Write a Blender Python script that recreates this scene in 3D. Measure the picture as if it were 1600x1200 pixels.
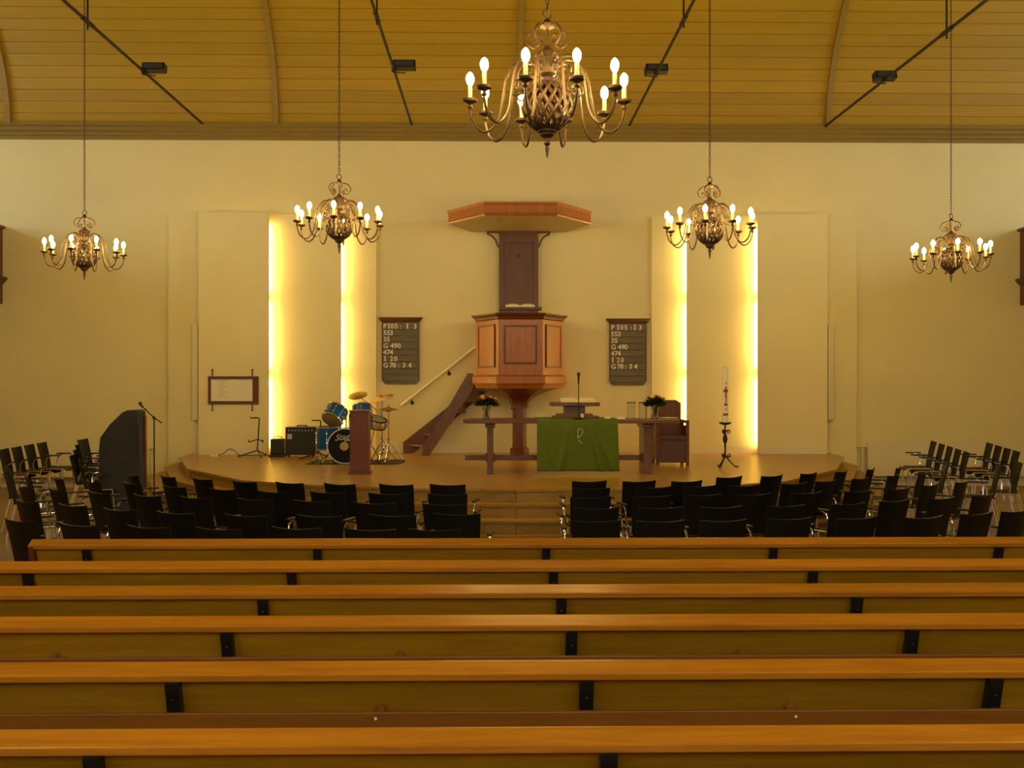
import bpy, math, random
from mathutils import Vector, Matrix
random.seed(7)
sc = bpy.context.scene
for o in list(bpy.data.objects):
    bpy.data.objects.remove(o)
col = sc.collection
PI = math.pi

# ------------------------------------------------------------------ camera
F = 1556.0                       # focal length in pixels of the 1600 px frame
YAW = 25.0 / F
CAMZ = 1.89
cam = bpy.data.cameras.new('camera')
cam.sensor_width = 36.0
cam.lens = 36.0 * F / 1600.0
cam.clip_end = 200
camo = bpy.data.objects.new('camera', cam)
camo.location = (0, 0, CAMZ)
camo.rotation_euler = (PI / 2, 0, -YAW)
col.objects.link(camo)
sc.camera = camo

# ------------------------------------------------------------------ world and exposure
w = bpy.data.worlds.new('world')
sc.world = w
w.use_nodes = True
w.node_tree.nodes['Background'].inputs[0].default_value = (0.75, 0.85, 1.0, 1)
w.node_tree.nodes['Background'].inputs[1].default_value = 0.5
sc.view_settings.view_transform = 'Standard'
sc.view_settings.look = 'None'
sc.view_settings.gamma = 1.0
sc.view_settings.use_curve_mapping = False
sc.view_settings.exposure = -0.28
BULB = 500.0        # candle bulbs
TUBE = 135.0         # light tubes behind the wall panels
SIDEWIN = 7.5       # frosted side windows above the galleries
REARWIN = 4.6       # frosted rear windows
sc.cycles.max_bounces = 6
sc.cycles.diffuse_bounces = 4
sc.cycles.sample_clamp_indirect = 6.0
sc.cycles.caustics_reflective = False
sc.cycles.caustics_refractive = False

def X(px, Y):
    "world x of an image column at world depth Y"
    return math.tan(math.atan((px - 800.0) / F) + YAW) * Y
def Z(py, Y, px=800):
    dd = Y * math.cos(YAW) + X(px, Y) * math.sin(YAW)
    return CAMZ + (600.0 - py) / F * dd
def P(px, py, Y):
    return (X(px, Y), Y, Z(py, Y, px))

# ------------------------------------------------------------------ materials
MATS = {}
def newmat(name):
    m = bpy.data.materials.new(name)
    m.use_nodes = True
    nt = m.node_tree
    b = nt.nodes['Principled BSDF']
    MATS[name] = m
    return m, nt, b
def plain(name, c, rough=0.5, metal=0.0, spec=0.5, bump=0.0, var=0.0, nscale=6.0, trans=0.0, coat=0.0):
    m, nt, b = newmat(name)
    b.inputs['Roughness'].default_value = rough
    b.inputs['Metallic'].default_value = metal
    b.inputs['Specular IOR Level'].default_value = spec
    b.inputs['Transmission Weight'].default_value = trans
    b.inputs['Coat Weight'].default_value = coat
    tc = nt.nodes.new('ShaderNodeTexCoord')
    n = nt.nodes.new('ShaderNodeTexNoise')
    n.inputs['Scale'].default_value = nscale
    n.inputs['Detail'].default_value = 4
    nt.links.new(tc.outputs['Object'], n.inputs['Vector'])
    r = nt.nodes.new('ShaderNodeValToRGB')
    lo = [max(0, x * (1 - var)) for x in c]; hi = [min(1, x * (1 + var)) for x in c]
    r.color_ramp.elements[0].color = (*lo, 1); r.color_ramp.elements[0].position = 0.3
    r.color_ramp.elements[1].color = (*hi, 1); r.color_ramp.elements[1].position = 0.7
    nt.links.new(n.outputs['Fac'], r.inputs['Fac'])
    nt.links.new(r.outputs['Color'], b.inputs['Base Color'])
    if bump:
        bp = nt.nodes.new('ShaderNodeBump')
        bp.inputs['Strength'].default_value = bump
        bp.inputs['Distance'].default_value = 0.01
        n2 = nt.nodes.new('ShaderNodeTexNoise'); n2.inputs['Scale'].default_value = nscale * 12
        nt.links.new(tc.outputs['Object'], n2.inputs['Vector'])
        nt.links.new(n2.outputs['Fac'], bp.inputs['Height'])
        nt.links.new(bp.outputs['Normal'], b.inputs['Normal'])
    return m
def wood(name, c0, c1, scale=(1, 12, 12), rough=0.35, spec=0.5, tint=0.15, coat=0.0):
    "grained wood: noise stretched along one axis, a random tint for each object"
    m, nt, b = newmat(name)
    b.inputs['Roughness'].default_value = rough
    b.inputs['Specular IOR Level'].default_value = spec
    b.inputs['Coat Weight'].default_value = coat
    b.inputs['Coat Roughness'].default_value = 0.2
    tc = nt.nodes.new('ShaderNodeTexCoord')
    oi = nt.nodes.new('ShaderNodeObjectInfo')
    mp = nt.nodes.new('ShaderNodeMapping')
    mp.inputs['Scale'].default_value = scale
    ad = nt.nodes.new('ShaderNodeVectorMath'); ad.operation = 'ADD'
    mu = nt.nodes.new('ShaderNodeMath'); mu.operation = 'MULTIPLY'; mu.inputs[1].default_value = 37.0
    nt.links.new(oi.outputs['Random'], mu.inputs[0])
    nt.links.new(tc.outputs['Object'], ad.inputs[0]); nt.links.new(mu.outputs[0], ad.inputs[1])
    nt.links.new(ad.outputs[0], mp.inputs['Vector'])
    n = nt.nodes.new('ShaderNodeTexNoise'); n.inputs['Scale'].default_value = 2.2
    n.inputs['Detail'].default_value = 6; n.inputs['Roughness'].default_value = 0.65; n.inputs['Distortion'].default_value = 0.6
    nt.links.new(mp.outputs[0], n.inputs['Vector'])
    r = nt.nodes.new('ShaderNodeValToRGB')
    r.color_ramp.elements[0].color = (*c0, 1); r.color_ramp.elements[0].position = 0.3
    r.color_ramp.elements[1].color = (*c1, 1); r.color_ramp.elements[1].position = 0.72
    nt.links.new(n.outputs['Fac'], r.inputs['Fac'])
    hs = nt.nodes.new('ShaderNodeHueSaturation')
    mr = nt.nodes.new('ShaderNodeMapRange'); mr.inputs['To Min'].default_value = 1 - tint; mr.inputs['To Max'].default_value = 1 + tint
    nt.links.new(oi.outputs['Random'], mr.inputs['Value'])
    nt.links.new(mr.outputs[0], hs.inputs['Value'])
    nt.links.new(r.outputs['Color'], hs.inputs['Color'])
    nt.links.new(hs.outputs[0], b.inputs['Base Color'])
    return m
def emit(name, c, s):
    m, nt, b = newmat(name)
    b.inputs['Base Color'].default_value = (*c, 1)
    b.inputs['Emission Color'].default_value = (*c, 1)
    b.inputs['Emission Strength'].default_value = s
    return m

plain('wall_paint', (0.80, 0.705, 0.36), 0.6, var=0.025, nscale=1.2, bump=0.05, spec=0.3)
plain('panel_paint', (0.80, 0.705, 0.37), 0.55, var=0.02, nscale=0.9, bump=0.03, spec=0.3)
wood('ceiling_paint', (0.40, 0.245, 0.010), (0.47, 0.295, 0.015), (0.15, 6, 6), 0.5, 0.35, 0.08)
plain('cornice_paint', (0.25, 0.165, 0.025), 0.5, var=0.05)
plain('rib_paint', (0.30, 0.19, 0.025), 0.5, var=0.05)
wood('pew_rail', (0.38, 0.135, 0.008), (0.58, 0.25, 0.014), (0.8, 14, 14), 0.32, 0.5, 0.10, 0.25)
wood('pew_panel', (0.28, 0.14, 0.005), (0.42, 0.22, 0.009), (1.0, 3.0, 14), 0.38, 0.5, 0.14, 0.15)
wood('pew_dark', (0.17, 0.062, 0.004), (0.24, 0.092, 0.006), (0.8, 10, 10), 0.4, 0.5, 0.08)
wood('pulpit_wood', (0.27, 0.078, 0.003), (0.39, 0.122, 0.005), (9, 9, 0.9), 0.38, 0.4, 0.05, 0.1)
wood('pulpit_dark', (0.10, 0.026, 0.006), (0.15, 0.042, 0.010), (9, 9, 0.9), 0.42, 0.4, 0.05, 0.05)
wood('table_wood', (0.095, 0.034, 0.010), (0.15, 0.055, 0.015), (1.2, 9, 9), 0.36, 0.5, 0.08, 0.2)
wood('stair_wood', (0.12, 0.043, 0.019), (0.17, 0.062, 0.027), (5, 5, 2), 0.45, 0.5, 0.06)
wood('red_wood', (0.10, 0.017, 0.004), (0.145, 0.028, 0.006), (10, 10, 0.7), 0.34, 0.5, 0.05, 0.2)
wood('board_slate', (0.13, 0.115, 0.08), (0.18, 0.16, 0.115), (2, 8, 8), 0.6, 0.3, 0.1)
wood('board_dark', (0.07, 0.028, 0.012), (0.12, 0.045, 0.02), (2, 8, 8), 0.45, 0.5, 0.05)
wood('step_wood', (0.27, 0.150, 0.020), (0.44, 0.26, 0.042), (1.2, 8, 8), 0.42, 0.45, 0.10)
plain('black_metal', (0.012, 0.012, 0.012), 0.4, 0.3)
plain('iron', (0.03, 0.022, 0.018), 0.5, 0.6)
plain('chair_shell', (0.006, 0.0055, 0.004), 0.5, var=0.1, spec=0.25)
plain('black_plastic', (0.010, 0.010, 0.010), 0.45)
plain('chrome', (0.82, 0.82, 0.80), 0.16, 1.0)
plain('brass_old', (0.065, 0.033, 0.016), 0.5, 0.35, var=0.25, nscale=25)
plain('candle_sleeve', (0.75, 0.55, 0.25), 0.5)
plain('white_paint', (0.76, 0.68, 0.45), 0.45)
plain('radiator_paint', (0.79, 0.70, 0.44), 0.4)
plain('cover_cloth', (0.040, 0.038, 0.042), 0.85, var=0.15, nscale=4, bump=0.25)
plain('soffit_paint', (0.36, 0.27, 0.13), 0.6)
plain('green_cloth', (0.085, 0.125, 0.004), 0.85, var=0.08, nscale=10, bump=0.15)
plain('paper', (0.82, 0.75, 0.56), 0.7)
plain('page', (0.82, 0.72, 0.45), 0.7)
plain('lettering', (0.80, 0.74, 0.58), 0.6)
plain('faint_print', (0.42, 0.38, 0.32), 0.7)
plain('gold_logo', (0.55, 0.55, 0.50), 0.4, 0.5)
plain('drum_blue', (0.004, 0.10, 0.36), 0.22, 0.3, var=0.25, nscale=5, coat=0.5)
plain('drum_black', (0.006, 0.006, 0.006), 0.5, spec=0.15)
plain('drum_head', (0.42, 0.30, 0.12), 0.6)
plain('cymbal', (0.55, 0.36, 0.10), 0.32, 0.9, var=0.15, nscale=12)
plain('wax', (0.82, 0.76, 0.56), 0.45)
plain('red_paint', (0.32, 0.025, 0.012), 0.5)
plain('leaf_green', (0.025, 0.055, 0.010), 0.6, var=0.4, nscale=20)
plain('flower_orange', (0.75, 0.22, 0.04), 0.6)
plain('flower_yellow', (0.80, 0.58, 0.12), 0.6)
plain('flower_red', (0.20, 0.015, 0.012), 0.6)
plain('glass', (0.9, 0.93, 0.9), 0.03, trans=1.0)
plain('cable', (0.02, 0.02, 0.02), 0.6)
plain('grille', (0.03, 0.03, 0.03), 0.8, bump=0.4, nscale=20)
plain('logo_grey', (0.45, 0.45, 0.42), 0.4)
emit('bulb_glow', (1.0, 0.69, 0.19), BULB)
emit('tube_glow', (1.0, 0.66, 0.20), TUBE)
emit('side_daylight', (0.80, 0.92, 1.0), SIDEWIN)
emit('rear_daylight', (0.85, 0.94, 1.0), REARWIN)

def plank_mat(name, c0, c1, gap, bw, bl, rot, rough, coat=0.2):
    "laid boards: tint differs from board to board, thin joints"
    m, nt, b = newmat(name)
    b.inputs['Roughness'].default_value = rough
    b.inputs['Coat Weight'].default_value = coat
    b.inputs['Coat Roughness'].default_value = 0.25
    tc = nt.nodes.new('ShaderNodeTexCoord')
    mp = nt.nodes.new('ShaderNodeMapping'); mp.inputs['Rotation'].default_value = (0, 0, rot)
    nt.links.new(tc.outputs['Object'], mp.inputs['Vector'])
    br = nt.nodes.new('ShaderNodeTexBrick')
    br.inputs['Scale'].default_value = 1.0
    br.inputs['Brick Width'].default_value = bl; br.inputs['Row Height'].default_value = bw
    br.inputs['Mortar Size'].default_value = 0.004; br.inputs['Mortar Smooth'].default_value = 0.2
    br.inputs['Color1'].default_value = (*c0, 1); br.inputs['Color2'].default_value = (*c1, 1)
    br.inputs['Mortar'].default_value = (*gap, 1)
    nt.links.new(mp.outputs[0], br.inputs['Vector'])
    mp2 = nt.nodes.new('ShaderNodeMapping'); mp2.inputs['Scale'].default_value = (1, 14, 1); mp2.inputs['Rotation'].default_value = (0, 0, rot)
    nt.links.new(tc.outputs['Object'], mp2.inputs['Vector'])
    n = nt.nodes.new('ShaderNodeTexNoise'); n.inputs['Scale'].default_value = 2.0; n.inputs['Detail'].default_value = 5
    nt.links.new(mp2.outputs[0], n.inputs['Vector'])
    mx = nt.nodes.new('ShaderNodeMixRGB'); mx.blend_type = 'MULTIPLY'; mx.inputs['Fac'].default_value = 0.55
    r = nt.nodes.new('ShaderNodeValToRGB')
    r.color_ramp.elements[0].color = (0.6, 0.55, 0.5, 1); r.color_ramp.elements[0].position = 0.3
    r.color_ramp.elements[1].color = (1, 1, 1, 1); r.color_ramp.elements[1].position = 0.65
    nt.links.new(n.outputs['Fac'], r.inputs['Fac'])
    nt.links.new(br.outputs['Color'], mx.inputs[1]); nt.links.new(r.outputs['Color'], mx.inputs[2])
    nt.links.new(mx.outputs[0], b.inputs['Base Color'])
    return m
plank_mat('stage_floor', (0.46, 0.255, 0.04), (0.40, 0.215, 0.032), (0.28, 0.145, 0.022), 0.19, 1.3, 0.62, 0.30)
plank_mat('hall_floor', (0.36, 0.19, 0.05), (0.30, 0.155, 0.04), (0.16, 0.08, 0.02), 0.19, 1.3, 0.0, 0.35)

# ------------------------------------------------------------------ mesh helpers
class MB:
    def __init__(s): s.v = []; s.f = []
    def add(s, vs, fs):
        o = len(s.v)
        s.v += [tuple(p) for p in vs]
        s.f += [tuple(i + o for i in f) for f in fs]
        return s
    def box(s, c, d, rz=0.0, M=None):
        hx, hy, hz = d[0] / 2, d[1] / 2, d[2] / 2
        vs = [Vector((x, y, z)) for z in (-hz, hz) for y in (-hy, hy) for x in (-hx, hx)]
        R = M if M is not None else Matrix.Rotation(rz, 3, 'Z')
        vs = [R @ v + Vector(c) for v in vs]
        return s.add(vs, [(0, 2, 3, 1), (4, 5, 7, 6), (0, 1, 5, 4), (2, 6, 7, 3), (0, 4, 6, 2), (1, 3, 7, 5)])
    def bx(s, x0, x1, y0, y1, z0, z1):
        return s.box(((x0 + x1) / 2, (y0 + y1) / 2, (z0 + z1) / 2), (abs(x1 - x0), abs(y1 - y0), abs(z1 - z0)))
    def loft(s, rings, capa=True, capb=True, closed=True):
        n = len(rings[0])
        vs = [p for r in rings for p in r]; fs = []
        for k in range(len(rings) - 1):
            for i in range(n if closed else n - 1):
                j = (i + 1) % n
                fs.append((k * n + i, k * n + j, (k + 1) * n + j, (k + 1) * n + i))
        if capa: fs.append(tuple(range(n - 1, -1, -1)))
        if capb: fs.append(tuple((len(rings) - 1) * n + i for i in range(n)))
        return s.add(vs, fs)
    def prism(s, poly, axis, a, b):
        def m(p, t):
            return {'x': (t, p[0], p[1]), 'y': (p[0], t, p[1]), 'z': (p[0], p[1], t)}[axis]
        return s.loft([[m(p, a) for p in poly], [m(p, b) for p in poly]])
    def tube(s, pts, r, n=8, closed=False):
        pts = [Vector(p) for p in pts]
        rs = r if isinstance(r, (list, tuple)) else [r] * len(pts)
        rings = []; up = Vector((0.013, 0.017, 1)).normalized()
        N = len(pts)
        for i, p in enumerate(pts):
            if closed: t = pts[(i + 1) % N] - pts[i - 1]
            else: t = pts[min(i + 1, N - 1)] - pts[max(i - 1, 0)]
            t.normalize()
            a = t.cross(up)
            if a.length < 0.05: a = t.cross(Vector((1, 0, 0)))
            a.normalize(); up2 = a.cross(t)
            rings.append([p + (a * math.cos(2 * PI * k / n) + up2 * math.sin(2 * PI * k / n)) * rs[i] for k in range(n)])
            up = up2
        if closed:
            rings.append(rings[0]); return s.loft(rings, False, False)
        return s.loft(rings)
    def lathe(s, prof, n=16, c=(0, 0, 0), M=None):
        rings = []
        for (r, z) in prof:
            ring = []
            for k in range(n):
                v = Vector((r * math.cos(2 * PI * k / n), r * math.sin(2 * PI * k / n), z))
                if M is not None: v = M @ v
                ring.append(v + Vector(c))
            rings.append(ring)
        return s.loft(rings)
    def ringlathe(s, prof, n=16, c=(0, 0, 0)):
        prof = list(prof) + [prof[0]]
        return s.loft([[(c[0] + r * math.cos(2 * PI * k / n), c[1] + r * math.sin(2 * PI * k / n), c[2] + z) for k in range(n)] for r, z in prof], False, False)
    def ball(s, c, rx, rz=None, n=10, m=6):
        rz = rx if rz is None else rz
        return s.lathe([(max(1e-4, rx * math.sin(PI * k / m)), -rz * math.cos(PI * k / m)) for k in range(m + 1)], n, c)
    def grid(s, fn, nu, nv):
        vs = [fn(i / nu, j / nv) for j in range(nv + 1) for i in range(nu + 1)]
        fs = [(j * (nu + 1) + i, j * (nu + 1) + i + 1, (j + 1) * (nu + 1) + i + 1, (j + 1) * (nu + 1) + i) for j in range(nv) for i in range(nu)]
        return s.add(vs, fs)
    def mesh(s, name, smooth=False):
        me = bpy.data.meshes.new(name)
        me.from_pydata(s.v, [], s.f)
        me.validate()
        import bmesh
        bm = bmesh.new(); bm.from_mesh(me)
        bmesh.ops.recalc_face_normals(bm, faces=bm.faces); bm.to_mesh(me); bm.free()
        if smooth:
            for p in me.polygons: p.use_smooth = True
            try: me.set_sharp_from_angle(angle=math.radians(40))
            except Exception: pass
        return me
    def build(s, name, mat, parent=None, loc=None, smooth=False, bevel=0.0):
        return link(name, s.mesh(name, smooth), mat, parent, loc, bevel)

def link(name, me, mat, parent=None, loc=None, bevel=0.0):
    o = bpy.data.objects.new(name, me)
    if mat and not me.materials: me.materials.append(MATS[mat])
    col.objects.link(o)
    if parent is not None: o.parent = parent
    if loc is not None: o.location = loc
    if bevel:
        b = o.modifiers.new('bevel', 'BEVEL'); b.width = bevel; b.segments = 2; b.limit_method = 'ANGLE'; b.angle_limit = 0.7
    return o
def empty(name, loc=(0, 0, 0), rz=0.0):
    o = bpy.data.objects.new(name, None)
    o.empty_display_size = 0.2
    o.location = loc; o.rotation_euler = (0, 0, rz)
    col.objects.link(o)
    return o
def tag(o, label=None, cat=None, group=None, kind=None):
    if label: o['label'] = label
    if cat: o['category'] = cat
    if group: o['group'] = group
    if kind: o['kind'] = kind
    return o
def copy_tree(o, parent=None):
    c = o.copy(); col.objects.link(c)
    if parent is not None: c.parent = parent
    for ch in list(o.children): copy_tree(ch, c)
    return c
def struct(o): o['kind'] = 'structure'; return o
ORD = ['first', 'second', 'third', 'fourth', 'fifth', 'sixth', 'seventh', 'eighth', 'ninth', 'tenth', 'eleventh', 'twelfth', 'thirteenth', 'fourteenth']

# ------------------------------------------------------------------ room shell
WY = 18.40            # back wall
RY = -2.6             # rear wall
CX = 0.35             # middle of the hall
SX = 11.9             # half width to the side walls
SZ = 0.62             # stage height
SPR = 6.62            # springing of the vault
struct(MB().bx(CX - SX, CX + SX, RY, WY, -0.2, 0.0).build('floor', 'hall_floor'))
struct(MB().bx(CX - SX - 0.2, CX + SX + 0.2, WY, WY + 0.25, -0.2, 12.0).build('wall_back', 'wall_paint'))
# vault: half ellipse over the depth of the hall, boards parallel to the back wall
VA = (WY - 0.15 - RY) / 2; VC = (WY - 0.15 + RY) / 2; VB = 4.75
def vault(t, off=0.0):
    return (VC + (VA + off) * math.cos(t), SPR + (VB + off) * math.sin(t))
def vault_z(y):
    c = max(-1, min(1, (y - VC) / VA)); return SPR + VB * math.sqrt(1 - c * c)
ts = [PI * k / 64 for k in range(65)]
ceil = struct(MB().loft([[(x, *vault(t, o)) for t in ts for o in ()] or
    ([(x, *vault(t, 0.06)) for t in ts] + [(x, *vault(t, 0.2)) for t in reversed(ts)]) for x in (CX - SX - 0.2, CX + SX + 0.2)]).build('ceiling', 'ceiling_paint'))
# boards along the arc (about 0.2 m wide) as pieces of the ceiling
arc = [0.0]; N = 2000
for k in range(N):
    a, b = vault(PI * k / N), vault(PI * (k + 1) / N)
    arc.append(arc[-1] + math.dist(a, b))
def t_at(s):
    lo = 0; hi = N
    while hi - lo > 1:
        mid = (lo + hi) // 2
        if arc[mid] <= s: lo = mid
        else: hi = mid
    return PI * (lo + (s - arc[lo]) / max(1e-6, arc[hi] - arc[lo])) / N
nb = 60; bwid = 0.205
s0 = 0.0
for k in range(nb):
    ta, tb = t_at(s0 + 0.002), t_at(s0 + bwid - 0.002); s0 += bwid
    off = random.uniform(-0.002, 0.002)
    prof = [vault(ta, 0.006 + off), vault(ta + 0.0003, off), vault(tb - 0.0003, off), vault(tb, 0.006 + off), vault(tb, 0.07), vault(ta, 0.07)]
    MB().prism(prof, 'x', CX - SX, CX + SX).build('ceiling_board', 'ceiling_paint', ceil)
tc0 = t_at(s0)
tl = [tc0 + (PI - tc0) * k / 40 for k in range(41)]
MB().loft([[(x, *vault(t, 0.0)) for t in tl] + [(x, *vault(t, 0.07)) for t in reversed(tl)] for x in (CX - SX, CX + SX)]).build('ceiling_lining', 'ceiling_paint', ceil)
# arched ribs
for i, px in enumerate((9, 430, 813, 1297)):
    rx = X(px, 18.1)
    r = MB().loft([[(rx - 0.045, *vault(t, 0.03)), (rx + 0.045, *vault(t, 0.03)), (rx + 0.045, *vault(t, -0.09)), (rx - 0.045, *vault(t, -0.09))] for t in [PI * k / 48 for k in range(49)]])
    struct(r.build('trim_%d' % (i + 1), 'rib_paint'))['label'] = 'arched rib under the ochre vaulted ceiling'
# cornice at the top of the back wall
cz = Z(221, WY)
prof = [(WY, cz), (WY - 0.06, cz), (WY - 0.06, cz + 0.05), (WY - 0.10, cz + 0.07), (WY - 0.10, cz + 0.12), (WY - 0.16, cz + 0.14), (WY - 0.16, cz + 0.20), (WY - 0.22, cz + 0.22), (WY - 0.22, cz + 0.27), (WY, cz + 0.27)]
struct(MB().prism(prof, 'x', CX - SX, CX + SX).build('trim_5', 'cornice_paint'))

# side walls, rear wall with frosted windows
def side_wall(sgn, name):
    x0 = CX + sgn * SX
    ys = [(1.5, 4.0), (6.0, 8.5), (10.5, 13.0), (14.6, 16.6)]
    m = MB()
    xa, xb = (x0 - 0.25, x0) if sgn < 0 else (x0, x0 + 0.25)
    z0, z1 = 4.6, 6.3
    m.bx(xa, xb, RY, WY, 0, z0); m.bx(xa, xb, RY, WY, z1, 12.0)
    prev = RY
    for a, b in ys + [(WY, WY)]:
        if a > prev: m.bx(xa, xb, prev, a, z0, z1)
        prev = b
    wl = struct(m.build(name, 'wall_paint'))
    return x0, ys, z0, z1
wn = [0]
def window(p0, p1, axis, plane, z0, z1, mat):
    wn[0] += 1
    e = struct(empty('window_%d' % wn[0], ((p0 + p1) / 2, plane, z0) if axis == 'x' else (plane, (p0 + p1) / 2, z0)))
    L = p1 - p0; H = z1 - z0
    def b(u0, u1, v0, v1, d0, d1):
        return MB().bx(u0, u1, d0, d1, v0, v1) if axis == 'x' else MB().bx(d0, d1, u0, u1, v0, v1)
    for u in (-L / 2, L / 2 - 0.07): b(u, u + 0.07, 0, H, -0.05, 0.05).build('frame', 'white_paint', e)
    for v in (0, H - 0.07): b(-L / 2, L / 2, v, v + 0.07, -0.05, 0.05).build('frame', 'white_paint', e)
    for i in range(2):
        u0 = -L / 2 + 0.07 + i * (L - 0.14) / 2; u1 = u0 + (L - 0.14) / 2 - (0.04 if i == 0 else 0)
        b(u0, u1, 0.07, H - 0.07, -0.01, 0.01).build('pane', mat, e)
    b(-0.04, 0.0, 0.07, H - 0.07, -0.04, 0.04).build('mullion', 'white_paint', e)
for sgn, nm in ((-1, 'wall_left'), (1, 'wall_right')):
    x0, ys, z0, z1 = side_wall(sgn, nm)
    for a, b in ys: window(a, b, 'y', x0 + sgn * 0.1, z0, z1, 'side_daylight')
m = MB(); wins = [(-6.5, -4.0), (-2.2, 0.0), (0.7, 2.9), (4.7, 7.2)]
m.bx(CX - SX, CX + SX, RY - 0.25, RY, 0, 3.4); m.bx(CX - SX, CX + SX, RY - 0.25, RY, 6.2, 12)
prev = CX - SX
for a, b in wins + [(CX + SX, CX + SX)]:
    m.bx(prev, a, RY - 0.25, RY, 3.4, 6.2); prev = b
struct(m.build('wall_rear', 'wall_paint'))
for a, b in wins: window(a, b, 'x', RY - 0.1, 3.4, 6.2, 'rear_daylight')

# galleries along both sides: their wooden parapets just reach into the frame at the back wall
def gallery(sgn, name, label, px):
    gx = X(px, WY - 0.1)
    e = tag(empty(name, (gx, WY, 0)), label, 'gallery')
    L = WY - 1.0
    wall_x = CX + sgn * SX - gx
    MB().bx(0.05 * sgn, wall_x, -L, 0, 3.55, 3.72).build('gallery_floor', 'wall_paint', e)
    z0, z1 = Z(476, WY), Z(360, WY)
    MB().bx(0, 0.06 * sgn, -L, 0, z0, z1).build('parapet', 'red_wood', e)
    MB().bx(-0.05 * sgn, 0.11 * sgn, -L, 0, z1, z1 + 0.05).build('handrail', 'red_wood', e)
    zm = Z(446, WY)
    MB().prism([(0, zm), (-0.03 * sgn, zm + 0.03), (-0.09 * sgn, zm + 0.10), (-0.09 * sgn, zm + 0.13), (0, zm + 0.13)], 'y', -L, 0).build('moulding', 'board_dark', e)
    for k in range(9):
        y = -0.9 - k * 1.85
        MB().bx(-0.02 * sgn, 0, y - 0.75, y + 0.75, zm + 0.2, z1 - 0.08).build('panel', 'red_wood', e)
gallery(-1, 'gallery', 'side gallery with brown wooden parapet at the left picture edge', 0)
gallery(1, 'gallery', 'side gallery with brown wooden parapet at the right picture edge', 1598)

# ------------------------------------------------------------------ panelled light wall
PT = Z(336, 18.2)
panel_specs = []
def wall_panels(sgn, A, B, C, D):
    """px edges: A outer,inner ; B inner ; C inner ; D outer"""
    def xs(px, Y): return X(px, Y)
    def plate(pxo, pxi, y0, y1, nm, ext=0.0, top=PT):
        x0 = xs(pxo, y0) + sgn * ext; x1 = xs(pxi, y0)
        o = struct(MB().bx(x0, x1, y0, y1, SZ, top).build(nm, 'panel_paint', bevel=0.003))
        return x0, x1
    side = 'left' if sgn < 0 else 'right'
    a0, a1 = plate(A[0], A[1], 18.00, 18.03, 'wall_panel_outer_' + side)
    struct(MB().bx(a0, a0 - sgn * 0.03, 18.03, WY, SZ, PT).build('wall_panel_return_' + side, 'panel_paint'))
    b0, b1 = plate(A[1], B, 18.16, 18.19, 'wall_panel_middle_' + side, 0.45)
    struct(MB().bx(b0, b0 - sgn * 0.03, 18.19, WY, SZ, PT).build('wall_panel_spacer_' + side, 'panel_paint'))
    plate(B, C, 18.31, WY, 'wall_panel_inner_' + side, 0.3)
    struct(MB().bx(X(D, 18.25), a0, 18.25, WY, 0, PT).build('wall_panel_end_' + side, 'panel_paint'))
    # narrow casing beside the outer panel
    cx0 = X(A[0], 18.15)
    tag(MB().bx(cx0 + sgn * 0.11, cx0 + sgn * 0.005, 18.13, 18.25, Z(656, 18.15), Z(507, 18.15)).build('cable_casing', 'white_paint', bevel=0.006),
        'narrow pale upright casing on the wall panels at %s of stage' % side, 'casing', 'upright casings on the end panels')
    # fluorescent tubes hidden behind the inner edges
    for (edge, y, nm) in ((a1, 18.095, 'outer'), (b1, 18.25, 'inner')):
        for k in range(3):
            L = (PT - SZ - 0.2) / 3
            z = SZ + 0.1 + k * L
            e = tag(empty('light_tube', (edge + sgn * 0.055, y, z)),
                    '%s glowing tube behind %s edge of the %s wall panels' % (['lowest', 'middle', 'topmost'][k], nm, side), 'lamp', 'hidden tubes of the wall panels')
            MB().lathe([(0.013, 0.06), (0.013, L - 0.10)], 8).build('tube', 'tube_glow', e)
            for zz in (0.02, L - 0.10): MB().lathe([(0.016, zz), (0.016, zz + 0.04)], 8).build('end_cap', 'white_paint', e)
wall_panels(-1, (310, 420), 533, 588, 263)
wall_panels(1, (1293, 1184), 1073, 1018, 1339)
# skirting of the stage wall
for i, (a, b, y) in enumerate(((312, 419, 17.985), (422, 532, 18.145), (535, 588, 18.295), (590, 1016, 18.385), (1018, 1072, 18.295), (1075, 1183, 18.145), (1186, 1292, 17.985))):
    struct(MB().bx(X(a, y), X(b, y), y, y + 0.015, SZ, SZ + 0.13).build('baseboard_%d' % (i + 1), 'white_paint'))
struct(MB().bx(CX - SX, X(262, 18.25), WY - 0.02, WY, 0, 0.14).build('baseboard_left', 'white_paint'))
struct(MB().bx(X(1340, 18.25), CX + SX, WY - 0.02, WY, 0, 0.14).build('baseboard_right', 'white_paint'))

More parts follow.
